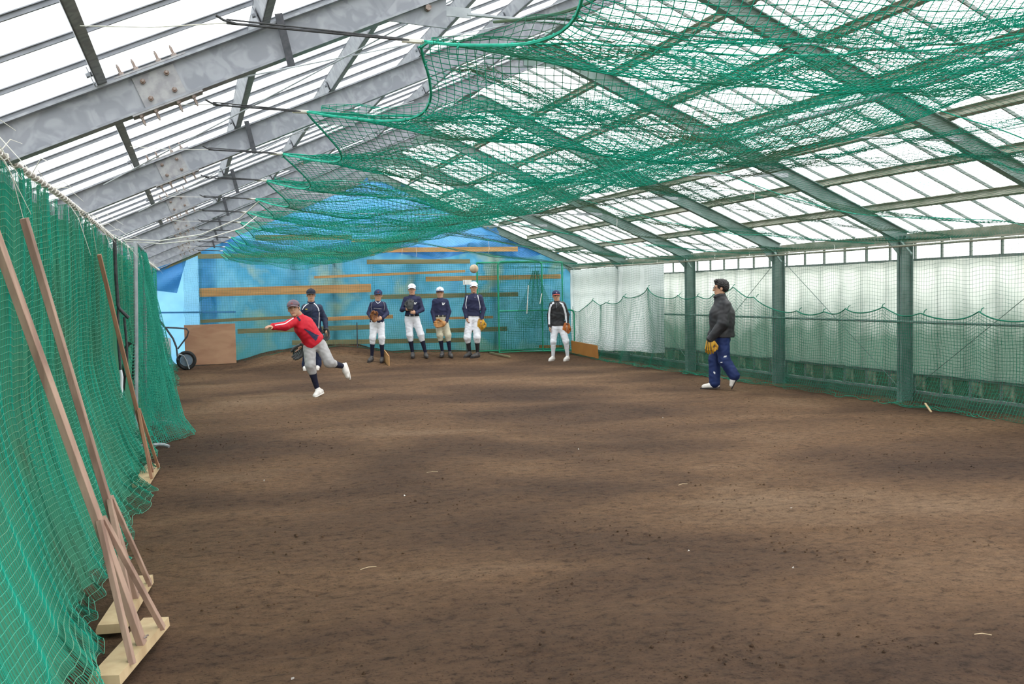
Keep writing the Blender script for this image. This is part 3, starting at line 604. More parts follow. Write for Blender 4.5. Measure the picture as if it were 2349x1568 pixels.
def cloth_left():
    yy = np.linspace(2.4, 22.7, 520); vv = np.linspace(0, 1, 30); YY, VV = np.meshgrid(yy, vv, indexing='ij')
    Z = .01+2.06*VV; ph = 2*np.pi*YY/.30+2.2*fbm(YY*.9, Z*.25, 2, 104)
    X = -.80-.02+.28*np.clip((.5-VV)/.5, 0, 1)**1.4+.020*np.sin(ph)*(.6+.8*(1-VV))+.028*fbm(YY*1.7, Z*.5, 2, 108)-.012+.05*fbm(YY*1.1, YY*0, 2, 101)*(1-VV)**1.5
    idx = np.arange(YY.size).reshape(YY.shape); F1 = np.stack([idx[:-1, :-1], idx[1:, :-1], idx[1:, 1:], idx[:-1, 1:]], -1).reshape(-1, 4)
    Z = np.maximum(Z, gz(X, YY)+.005)
    return mesh_np('shade_cloth', np.stack([np.maximum(X, XL+.035), YY, Z], -1), F1)
link('shade_cloth', cloth_left(), M['shade'], label='dense green woven shade cloth backing the net on the left wall', cat='shade cloth', smooth=True)
# fine second net, near stretch, dense vertical threads
N3 = wall_left_net(2.8, 10.4, .30, 420, 24, .020, 101, xt=-.785, xb=-.485)
V3, F3 = strands(N3.transpose(1, 0, 2), .0016); link('inner_net', mesh_np('inner_net', V3, F3), M['shade'], label='darker green inner net layer right behind the pale net, near left', cat='net', kind='stuff')
# pole and ropes that carry the left net
poleP = [(-.77, 2.2, 2.15), (-.775, 4.6, 2.16), (-.76, 6.8, 2.175), (-.745, 10.5, 2.15), (-.72, 15, 2.16), (-.68, 22.7, 2.16)]
s = MB(); s.tube(poleP, .014, 8)
pole = s.build('net_pole', M['rope'], label='long rope wrapped pole carrying the top of the left wall net', cat='pole')
s = MB(); rr = random.Random(5); twist = []
def poleat(y):
    for a, b in zip(poleP, poleP[1:]):
        if a[1] <= y <= b[1]: t = (y-a[1])/(b[1]-a[1]); return Vector(a).lerp(Vector(b), t)
    return Vector(poleP[-1])
for i in range(900):
    y = 2.3+20.2*i/900; twist.append(tuple(poleat(y)+Vector((.019*math.cos(i*1.1), 0, .019*math.sin(i*1.1)))))
s.tube(twist, .0035, 4); s.build('wrapping_twine', M['wire'], pole)
for y in (3.9, 4.3, 4.75, 5.6, 6.3, 7.0, 7.6, 8.4, 9.2, 9.9, 11.4, 12.6, 14, 15.6, 17, 18.5):
    for q in range(2):
        p = poleat(y); L = rr.uniform(.12, .32); d = Vector((rr.uniform(.1, .9), rr.uniform(-.3, .9), rr.uniform(-.9, .35))).normalized(); s = MB()
        s.tube([p, p+d*L*.5+Vector((0, 0, .02)), p+d*L+Vector((0, 0, -.06*L/.2))], [.003, .0025, .0012], 5); s.build('frayed_end', M['wire'], pole)
# black cords with white wire from ceiling net to the left roof
ORD = ['nearest', 'second', 'third', 'fourth', 'fifth', 'sixth', 'seventh', 'eighth', 'ninth', 'tenth', 'eleventh', 'twelfth']
for n_, t in enumerate(TIES[2:14]):
    i = int(np.argmin(abs(PL[:, 0, 1]-t))); p = Vector(PL[i, 0]); q = Vector((.12 if n_ else .136, p.y-.06, p.z+.005)); L = empty('elastic_tether', q, label=ORD[n_]+' black elastic cord from the camera at the left edge of the ceiling net', cat='cord', group='black cords along the net edge')
    s = MB(); s.tube([(0, 0, 0), p-q], .0045, 6); s.tube([(0, .0, .012), p-q+Vector((-.02, 0, .004))], .003, 6); s.tube([(-.035, -.015, .02), (-.01, -.005, .008), (.03, 0, 0)], .0045, 6); s.build('strap', M['rubber'], L)
    s = MB(); w_ = Vector((-.35, p.y+(.25 if n_ == 0 else .15), roofz(-.35)+.07)); s.tube([(0, 0, 0), (w_-q)*.5+Vector((0, 0, -.01)), w_-q], .0022, 5); s.build('twine', M['wire'], L)
    s = MB(); s.tube([(p-q)+Vector((-.07, 0, .0)), (p-q)+Vector((.01, 0, 0))], .009, 6); s.build('taped_knot', M['wire'], L)
# two long ropes from the pipe stand up to the net
s = MB(); s.tube([(-.66, 11.2, 2.16), (-.3, 10.9, 2.13), (.1, 10.3, 2.16), (.45, 9.9, 2.29), (.62, 9.6, 2.43)], .006, 6); s.tube([(-.66, 11.2, 2.14), (-.3, 10.9, 2.10), (.12, 10.3, 2.11), (.5, 10.5, 2.24), (.7, 11.1, 2.42)], .005, 6)
s.build('rope', M['wire'], label='slack pale double rope sagging from the left pole to the ceiling net', cat='rope')
# centre pipe under the tie rods
s = MB(); s.tube([(4.07, 2.0, 2.70), (4.07, 7.5, 2.70), (4.07, 14, 2.74), (4.07, 22.4, 2.765)], .021, 10)
cp = s.build('net_pipe', M['pipe'], label='long grey steel pipe running down the middle under the roof, net slung over it', cat='pipe')
for k in range(6):
    s = MB(); y = Y0+3*k-.01; s.tube([(4.07, y, 2.925), (4.09, y, 2.8), (4.07, y, 2.70+.005*k)], .004, 5); s.build('hanger_wire', M['wire'], cp)
# -- right wall nets
def wallnet_right():
    Y = steps(6.6, 22.6, .05, .0, 8.); zz = np.linspace(0, 1, 44); YY, VV = np.meshgrid(Y, zz, indexing='ij')
    Z = .02+(2.09-.02)*VV; X = 8.83+.035*np.sin(YY*4.2+1.5*fbm(YY*.6, Z*.3, 2, 5))*(.4+.6*(1-VV))-.10*np.clip(.25-VV, 0, 1)/.25
    Z = Z+.016*np.sin(YY*8.4+2*fbm(YY*.5, Z, 2, 6))+.006*fbm(YY*5, Z*5, 2, 8); Z = np.maximum(Z, gz(X, YY)+.012)
    return np.stack([X, YY, Z], -1)
net('wall_net', wallnet_right(), .0015, M['net_wall'], label='square meshed dark green net hanging down the whole right wall from the eave', cat='net')
# lower second layer with scalloped top
SC = [(22.5, 1.1), (21.2, 1.35), (20.3, 1.30), (19.4, 1.44), (18.26, 1.61), (16.9, 1.45), (16.2, 1.43), (15.5, 1.46), (14.95, 1.58), (14.2, 1.41), (13.0, 1.20), (12.4, 1.19), (11.83, 1.24), (11.1, 1.27), (10.3, 1.20), (9.35, 1.23), (8.4, 1.2), (7.4, 1.22)][::-1]
def scall(y):
    for (a, za), (b, zb_) in zip(SC, SC[1:]):
        if a <= y <= b: t = (y-a)/(b-a); return za+(zb_-za)*t-.10*math.sin(math.pi*t)**.8*min(1.6, b-a)
    return 1.2
Y = steps(7.4, 22.5, .045); zz = np.linspace(0, 1, 30); YY, VV = np.meshgrid(Y, zz, indexing='ij')
top = np.array([[scall(y)] for y in Y]); X = 8.76-.04*np.sin(YY*5+1.3*fbm(YY, VV, 2, 3))-.16*np.clip(.3-VV, 0, 1)/.3*(1+.3*fbm(YY*2, VV, 2, 4))
Zl = .02+(top-.02)*VV+.012*np.sin(YY*10+VV*3)*(VV < .97)
Zl = np.maximum(Zl, gz(X, YY)+.012)
ln = net('lower_wall_net', np.stack([X, YY, Zl], -1), .0025, M['net_low'], label='deep green lower net on the right wall with scalloped rope along its top', cat='net')
s = MB(); s.tube([(8.76-.04*math.sin(y*5), y, scall(y)) for y in np.linspace(7.4, 22.5, 420)], .0085, 6); s.build('border_rope', M['net_low'], ln)
for (y, z) in SC[1:-1]:
    s = MB(); s.tube([(8.77, y, z-.01), (8.79, y, z+.03), (8.82, y, z+.04)], .006, 5); s.build('tie', M['net_low'], ln)
# bunched net lying along the foot of the right wall
nn = 900; t = np.linspace(0, 1, nn); s = MB(); rr = random.Random(9)
for q in range(26):
    y0 = rr.uniform(7.5, 21); L = rr.uniform(.8, 2.2); ph = rr.uniform(0, 6)
    s.tube([(8.60+.07*math.sin(ph+6*u_)+.03*math.sin(ph*3+31*u_), y0+L*u_, float(gz(8.6, y0+L*u_))+.03+.02*math.sin(17*u_+ph)) for u_ in np.linspace(0, 1, 26)], .004, 4)
s.build('loose_net_strands', M['net_low'], label='loose green twine bunched on the soil at the foot of the right wall', cat='twine', kind='stuff')
ORDN = ['first', 'second', 'third', 'fourth', 'fifth', 'sixth', 'seventh', 'eighth', 'ninth', 'tenth', 'eleventh', 'twelfth', 'thirteenth']
# white and yellow ties along the right eave
for i in range(13):
    y = 7.6+1.15*i; s = MB(); s.tube([(8.83, y, 2.09), (8.86, y+.05, 2.15), (8.90, y+.12, 2.16)], .004, 5)
    s.build('eave_tie', M['wire'], label=ORDN[i]+' white twine tie from the camera along the right eave rail', cat='tie', group='white ties along the right eave')
for tw_, (x, y, z, L) in enumerate(sorted(((6.2, 10.6, 2.56, .16), (5.6, 9.1, 2.66, .2), (4.9, 14.6, 2.62, .22), (5.9, 15.6, 2.45, .2), (5.2, 17.5, 2.5, .22), (4.3, 19.6, 2.5, .2), (5.5, 12.4, 2.6, .2), (3.6, 17.6, 2.5, .25)), key=lambda q: q[1])):
    s = MB(); s.tube([(x, y, z), (x+.01, y, z-L*.6), (x, y, z-L)], .003, 5); s.build('hanging_twine', M['wire'], label=ORDN[tw_]+' white twine end dangling from the ceiling net, counted from the camera', cat='twine', group='white twine ends dangling from the net')

# -- net hung in front of the blue back wall
def back_net(x0, x1, zt, seed, y, cell=.055):
    X = np.arange(x0, x1, cell); zz = np.linspace(0, 1, int(zt/cell)); XX, VV = np.meshgrid(X, zz, indexing='ij')
    Z = .05+(zt-.05)*VV-.03*np.abs(np.sin(XX*2.2))*VV; YY = YB-y-.05*np.sin(XX*6+2*fbm(XX, Z, 2, seed))*(1-.4*VV)-.1*(1-VV)**2
    Z = np.maximum(Z, gz(XX, YY)+.012)
    return np.stack([XX+.02*fbm(XX*4, Z*4, 2, seed), YY, Z], -1)
net('back_net', back_net(.12, 4.02, 2.50, 3, .30), .0017, M['net_wall'], label='dark green net stretched over the left half of the blue back wall', cat='net')
net('back_net', back_net(3.95, 8.7, 2.30, 6, .26, .05), .0024, M['net_low'], label='green net stretched over the right half of the blue back wall', cat='net')
s = MB(); P_ = back_net(-.18, .2, 2.48, 9, .34, .022); V4, F4 = strands(P_, .0017); V5, F5 = strands(P_.transpose(1, 0, 2), .0017)
link('gathered_net', mesh_np('gathered_net', np.concatenate([V4, V5]), np.concatenate([F4, F5+len(V4)])), M['net_wall'], label='gathered dark net column at the left end of the back wall', cat='net')
# ================================================================ THINGS
# -- rakes leaning on the left net
def rake(name_label, foot, top, hd, hl, strut_t, wood, wfrac, seed, wid=.052):
    foot, top = Vector(foot), Vector(top); hd = Vector(hd).normalized(); R_ = empty('field_rake', foot, label=name_label, cat='rake', group='wooden field rakes on the left')
    L = top-foot
    s = MB(); s.beam((0, 0, .02), L, wid, .030, side=hd, ch=.12); s.build('handle', M[wood], R_)
    # head board lying on the soil
    nrm = Vector((-hd.y, hd.x, 0)); s = MB(); a = -hd*hl/2+nrm*.042; b = hd*hl/2+nrm*.042
    s.prof([(-.062, -.02), (.062, -.02), (.064, 0), (.055, .022), (-.058, .022)], a, b, nrm, Vector((0, 0, 1))); s.build('head_board', M['wood_pale'], R_)
    for k, sg in enumerate((-1, 1)):
        tp = L*strut_t+hd*sg*.02+Vector((.018, 0, 0)); e_ = hd*sg*hl*.31+Vector((.025, 0, .012)); s = MB(); s.beam(e_, tp, .030, .022, side=hd, ch=.1); s.build('brace', M[wood], R_)
    for sg in (-1, 1):
        s = MB(); s.tube([Vector((.012, 0, .05))+hd*sg*.012, Vector((.024, 0, .052))+hd*sg*.012], .004, 6); s.build('nail', M['bolt'], R_)
    return R_
rake('nearest field rake, pale handle running off the left edge of the photo', (-.25, 4.42, .045), (-.735, 4.215, 1.86), (.16, .65, 0), .70, .32, 'wood', 0, 1)
rake('middle field rake with dark stained handle top, beside the nearest rake', (-.31, 5.13, .045), (-.70, 4.84, 1.89), (.09, .77, 0), .80, .29, 'wood', 0, 2)
rake('farthest field rake, thin reddish handle, standing before the pipe stand', (-.375, 8.85, .045), (-.695, 8.46, 1.885), (.06, .90, 0), .90, .31, 'wood_red', 0, 3, .042)
# -- pipe stand with a sagging net, seen edge on
st = empty('net_stand', (-.60, 10.75, 0), label='upright pipe stand wrapped in green net with a flat T foot, beside the left wall', cat='net stand')
s = MB(); s.tube([(0, 0, .03), (.035, 0, 1.1), (.06, 0, 2.10)], .022, 10); s.build('post', M['pipe'], st)
s = MB(); s.tube([(0, 2.0, .03), (.035, 2.0, 1.1), (.06, 2.0, 2.10)], .022, 10); s.build('post', M['pipe'], st)
s = MB(); s.tube([(.06, 0, 2.10), (.06, 2.0, 2.10)], .02, 8); s.build('top_bar', M['pipe'], st)
for y in (0, 2.0): s = MB(); s.tube([(-.17, y, .03), (.0, y, .03), (.22, y, .035), (.27, y-.01, .03), (.32, y-.04, .012)], .018, 8); s.build('foot_bar', M['pipe'], st)
s = MB(); s.tube([(.026*math.cos(i*1.25)+.03*i/300, .026*math.sin(i*1.25), .06+2.02*(i/300)**.85) for i in range(301)], .0028, 4); s.build('lacing', M['net_mint'], st)
yy, vv = np.meshgrid(np.linspace(.02, 2.0, 64), np.linspace(0, 1, 66), indexing='ij')
bul = np.sin(np.pi*np.clip(yy/2.0, 0, 1))**.8
Xs = .05+(.35*(1-vv)**.9+.05)*bul*(1+.1*fbm(yy*5, vv*2, 2, 4))+.02*np.sin(yy*18+3*vv)*bul
Zs = .03+2.06*vv-.05*bul*vv; lowb = np.clip(.07-vv, 0, .07)/.07; Xs = Xs+.09*lowb*bul; Zs = Zs-.02*lowb+.01*np.abs(fbm(yy*12, vv*40, 2, 1)); 
net('sagging_net', np.stack([Xs, yy, Zs], -1), .0022, M['net_emerald'], parent=st)
net('sagging_net', np.stack([Xs*.9, yy+.01, Zs*.99+.01], -1)[::1, ::1], .0018, M['net_emerald'], parent=st)
# -- black cord with pale end
h = empty('hanging_strap', (-.70, 10.25, 2.08), label='knotted black rubber strap with pale tip hanging down over the left net', cat='strap')
s = MB(); s.tube([(0, 0, .03), (.0, 0, -.3), (.01, .0, -.6), (.02, 0, -.64), (.10, .02, -.73)], .017, 8); s.tube([(.01, 0, -.62), (.0, 0, -.95), (.012, 0, -1.24)], .012, 8); s.tube([(.06, .02, -.72), (.075, .03, -1.0), (.07, .02, -1.3)], .012, 8); s.build('strap', M['rubber'], h)
s = MB(); s.tube([(.012, 0, -1.23), (.02, 0, -1.3), (.01, 0, -1.5)], [.014, .016, .013], 8); s.build('pale_tip', M['white'], h)
# -- dark folding bracket behind the strap
s = MB(); s.tube([(-.74, 10.95, .40), (-.70, 10.9, .75), (-.68, 10.9, 1.02), (-.64, 10.9, 1.08), (-.58, 10.9, 1.06), (-.61, 10.9, .7)], .02, 8)
s.build('bent_handle', M['black'], label='dark bent tube handle caught in the net behind the pipe stand', cat='handle')

# -- plywood sheet
s = MB(); s.beam((-.20, 22.42, .53), (.86, 22.42, .54), .02, .87, side=(0, 1, .08)); s.build('plywood_sheet', M['ply'], label='reddish plywood sheet standing against the blue wall behind the wheelbarrow', cat='board')
# -- wheelbarrow stood on end
wbw = empty('wheelbarrow', (-.17, 21.75, float(gz(-.17, 21.75))), rz=0, label='one wheeled barrow with grey tub standing on end in the far left corner', cat='wheelbarrow')
WZ = .20
s = MB(); s.tube([(.165*math.cos(a), 0, WZ+.165*math.sin(a)) for a in np.linspace(0, 2*math.pi, 29)[:-1]], .038, 8, closed=True); wh = s.build('wheel', M['black'], wbw)
s = MB(); s.tube([(0, -.02, WZ), (0, .02, WZ)], .125, 20); s.build('hub', M['hub'], wh)
s = MB(); s.tube([(0, -.06, WZ), (0, .06, WZ)], .02, 8); s.build('axle', M['pipe'], wh)
for sy in (-.10, .14):
    s = MB(); s.tube([(.05, sy*.6, 0.02), (.0, sy*.6, WZ), (-.06, sy, .31), (-.14, sy, .34), (-.18, sy, .28)], .014, 8); s.build('wheel_fork', M['pipe'], wbw)
    s = MB(); s.tube([(-.17, sy, .22), (-.19, sy, .48), (-.25, sy, .66), (-.36, sy, .84), (-.53, sy, 1.08)], .016, 8); s.build('frame_tube', M['steel_dark'], wbw)
    s = MB(); s.tube([(-.42, sy, .90), (-.20, sy, .885), (.02, sy, .86), (.06, sy, .80), (.03, sy, .70), (-.16, sy, .45)], .014, 8); s.build('leg', M['steel_dark'], wbw)
s = MB()
def tub(u, v):
    a = 2*math.pi*u; c = math.copysign(abs(math.cos(a))**.5, math.cos(a)); d = math.copysign(abs(math.sin(a))**.5, math.sin(a)); k = .62+.38*v
    return (-.30-.26*v, .02+.30*k*c, .48+.30*k*d-.04*v)
s.grid(tub, 29, 6); s.f.append(tuple(range(0, 28*6, 6))); s.build('tub', M['tub'], wbw, smooth=True)
# -- loose boards
s = MB(); s.beam((8.60, 22.1, .235), (8.60, 20.5, .19), .022, .29, side=(1, 0, .08)); s.build('leaning_board', M['oboard'], label='orange board on edge along the foot of the far right wall', cat='board')
s = MB(); s.beam((7.95, 22.62, .22), (8.75, 22.62, .20), .02, .10, side=(0, 1, 0)); s.build('short_board', M['oboard'], label='short orange board lying behind the green screens at the corner', cat='board')
x_, y_ = 3.93, 21.15; z_ = float(gz(x_, y_)); s = MB(); s.add([(x_, y_+.25, z_-.02), (x_+.0, y_-.3, z_-.03), (x_+.0, y_-.3, z_+.18), (x_, y_+.25, z_+.29), (x_+.02, y_+.25, z_-.02), (x_+.02, y_-.3, z_-.03), (x_+.02, y_-.3, z_+.18), (x_+.02, y_+.25, z_+.29)], [(0, 1, 2, 3), (7, 6, 5, 4), (0, 4, 5, 1), (1, 5, 6, 2), (2, 6, 7, 3), (3, 7, 4, 0)])
s.build('wooden_stake_board', M['plank'], label='small plank on edge in the soil behind the feet of the boy with brown mitt', cat='board')
for (a, b, lb) in (((6.62, 22.3, .17), (6.86, 21.55, .10), 'left wooden foot of the green screens, pointing into the room'), ((8.75, 22.25, .15), (8.93, 21.75, .11), 'right wooden foot of the green screens, next to the leaning board')):
    a = Vector(a); b = Vector(b); a.z = float(gz(a.x, a.y))+.03; b.z = float(gz(b.x, b.y))+.03; s = MB(); s.beam(a, b, .045, .03); s.build('screen_foot', M['plank_dull'], label=lb, cat='wooden foot')
# -- little white sign on a dark pole
sg = empty('sign_post', (6.12, 22.55, float(gz(6.12, 22.55))), label='small blank white plate on a thin dark pole behind the tall boy', cat='sign')
s = MB(); s.tube([(0, 0, -.05), (.0, 0, 1.66)], .012, 8); s.build('pole', M['steel_dark'], sg)
s = MB(); s.box((-.07, -.03, 1.60), (.14, -.018, 1.71)); s.build('plate', M['whiteboard'], sg)
s = MB(); s.box((-.045, -.034, 1.62), (-.036, -.03, 1.70)); s.build('mark', M['steel_dark'], sg)
# thin dark post in the mound
s = MB(); s.tube([(3.53, 22.5, .35), (3.53, 22.5, .93)], .012, 8); s.build('thin_post', M['steel_dark'], label='thin dark post standing in the soil mound before the blue wall', cat='post')
# -- green pipe-framed screens
def screen(loc, outline, bars, nets, label):
    S_ = empty('net_screen', loc, label=label, cat='screen', group='green pipe framed net screens')
    for P_, c in outline: s = MB(); s.tube(P_, .021, 8, closed=c); s.build('frame', M['gpipe'], S_)
    for P_ in bars: s = MB(); s.tube(P_, .016, 8); s.build('bar', M['gpipe'], S_)
    for (x0, x1, z0, z1, m_, r_, sd_) in nets:
        X = np.arange(x0, x1+.001, .042); Z = np.arange(z0, z1+.001, .042); XX, ZZ = np.meshgrid(X, Z, indexing='ij'); YY = .01+.03*fbm(XX*2, ZZ*2, 2, sd_)
        net('netting', np.stack([XX, YY, ZZ], -1), r_, M[m_], parent=S_)
    return S_
def rrect(x0, x1, z0, z1, r_=.0, bottom=False):
    P_ = []
    for cx, cz, a0 in ((x1-r_, z1-r_, 0), (x0+r_, z1-r_, 90)):
        for k in range(6): a = math.radians(a0+k*18); P_.append((cx+r_*math.cos(a), 0, cz+r_*math.sin(a)))
    return [(x1, 0, z0)]+P_+[(x0, 0, z0)]
gz_s = .15
screen((0, 22.5, 0), [(rrect(6.39, 8.53, .18, 2.265, .01), True)], [], [(6.42, 8.5, .2, 2.25, 'net_low', .0026, 1)], 'tall square cornered green screen, rearmost, in the far right corner')
S2 = screen((0, 22.25, 0), [(rrect(6.83, 7.92, .15, 2.28, .10), True), ([(7.92, 0, 1.12), (8.62, 0, 1.12), (8.70, 0, 1.09), (8.73, 0, 1.02), (8.73, 0, .15), (7.92, 0, .15)], False)], [[(6.83, 0, 1.12), (7.92, 0, 1.12)]],
            [(6.85, 7.9, .17, 1.1, 'net_low', .0028, 2), (6.85, 7.9, 1.12, 2.25, 'net_low', .0016, 3), (7.93, 8.71, .17, 1.1, 'net_low', .0028, 4)], 'L shaped green screen with rounded corners standing in front of the square one')
# net bag draped on the screen
U, Vv = np.meshgrid(np.linspace(0, 1, 40), np.linspace(0, 1, 44), indexing='ij'); wd = .12+.62*Vv**1.3
net('draped_net', np.stack([7.72+(U-.5)*wd*1.5, 22.12+.03*np.sin(U*20), 2.05-1.35*Vv+.25*(2*U-1)**2*Vv], -1), .0028, M['net_low'], label='pear shaped piece of green net draped over the L shaped screen', cat='net')
dn = bpy.data.objects['draped_net']; s = MB(); s.tube([(7.72, 22.14, 2.03), (7.73, 22.2, 2.2), (7.74, 22.25, 2.29)], .006, 6); s.build('hanging_cord', M['net_low'], dn)
for (x, z0, z1) in ((7.47, 1.05, 1.72), (7.80, 1.28, 1.52)):
    s = MB(); s.tube([(x, 22.08, z0), (x+.05, 22.08, z1)], .010, 6); s.build('white_rope_end', M['wire'], label=('longer, left' if z0 < 1.2 else 'shorter, right')+' white rope end hanging on the green screen', cat='rope', group='white rope ends on the screen')
# -- ball in flight
bl = empty('baseball', (2.246, 8.0, 1.737), label='scuffed baseball in mid air above the tall boy in white cap', cat='ball')
s = MB(); s.grid(lambda u, v: (.0365*math.cos(2*math.pi*u)*math.sin(math.pi*v), .0365*math.sin(2*math.pi*u)*math.sin(math.pi*v), .0365*math.cos(math.pi*v)), 25, 15); s.build('cover', M['ballm'], bl, smooth=True)
s = MB(); pts = []
for i in range(60):
    t = 2*math.pi*i/60; b_ = .4; x = math.cos(t)+b_*math.cos(3*t); y = math.sin(t)-b_*math.sin(3*t); z = 2*math.sqrt(b_)*math.sin(2*t); v_ = Vector((x, y, z)).normalized()*.0368; pts.append(v_)
s.tube(pts, .0009, 4, closed=True); s.build('seam', M['capred'], bl)
# -- small litter on the soil
for (x, y) in ((.518, 8.375), (3.9, 5.877), (.331, 3.945), (2.7, 5.109), (1.477, 7.317), (5.31, 10.68), (3.51, 8.87), (3.06, 4.6)):
    s = MB(); c = [Vector((random.uniform(-1, 1), random.uniform(-1, 1), random.uniform(-.5, 1)))*.009 for _ in range(7)]; bm = bmesh.new()
    for p in c: bm.verts.new(p+Vector((x, y, float(gz(x, y))+.012)))
    bmesh.ops.convex_hull(bm, input=bm.verts); me = bpy.data.meshes.new('chip'); bm.to_mesh(me); bm.free()
    link('stone_chip', me, M['chip'], label='tiny pale stone chip on the brown soil', cat='stone', group='pale chips scattered on the soil')
for (x, y, a, L) in ((.882, 5.424, .3, .10), (3.217, 3.403, -.5, .07), (3.6, 6.9, .2, .09), (1.9, 8.2, .1, .1)):
    s = MB(); d = Vector((math.cos(a), math.sin(a), 0))*L/2; c = Vector((x, y, float(gz(x, y))+.014)); s.tube([c-d, c+Vector((0, .006, .004)), c+d], .0018, 5); s.build('straw', M['straw'], label='thin bit of dry straw on the brown soil', cat='straw', group='bits of straw on the soil')
s = MB(); s.beam((8.42, 9.75, .02), (8.50, 9.95, .10), .02, .012); s.build('wooden_peg', M['wood_pale'], label='small wooden peg sticking out of the net at the right wall foot', cat='peg')
# soil clods near the camera: uncountable crumbs, one object
s_v, s_f = [], []; rg = np.random.default_rng(4); base = np.array([(1, 0, 0), (-1, 0, 0), (0, 1, 0), (0, -1, 0), (0, 0, 1), (0, 0, -.3)]); bf = np.array([(0, 2, 4), (2, 1, 4), (1, 3, 4), (3, 0, 4), (2, 0, 5), (1, 2, 5), (3, 1, 5), (0, 3, 5)])
N_ = 11000; y = 3.4+12*rg.random(N_)**1.6; x = -.5+9.*rg.random(N_); keep = fbm(x*1.2, y*1.6, 3, 8) > .02; x, y = x[keep], y[keep]; r_ = .0022+.009*rg.random(len(x))**4
P = base[None]*r_[:, None, None]*(.6+.8*rg.random((len(x), 6, 1))); P[..., 0] += x[:, None]; P[..., 1] += y[:, None]; P[..., 2] += (.004+gz(x, y))[:, None]
Fc = (bf[None]+6*np.arange(len(x))[:, None, None]).reshape(-1, 3)
link('soil_crumbs', mesh_np('soil_crumbs', P, Fc), M['soil'], label='loose dark crumbs of soil scattered over the raked floor', cat='soil', kind='stuff')
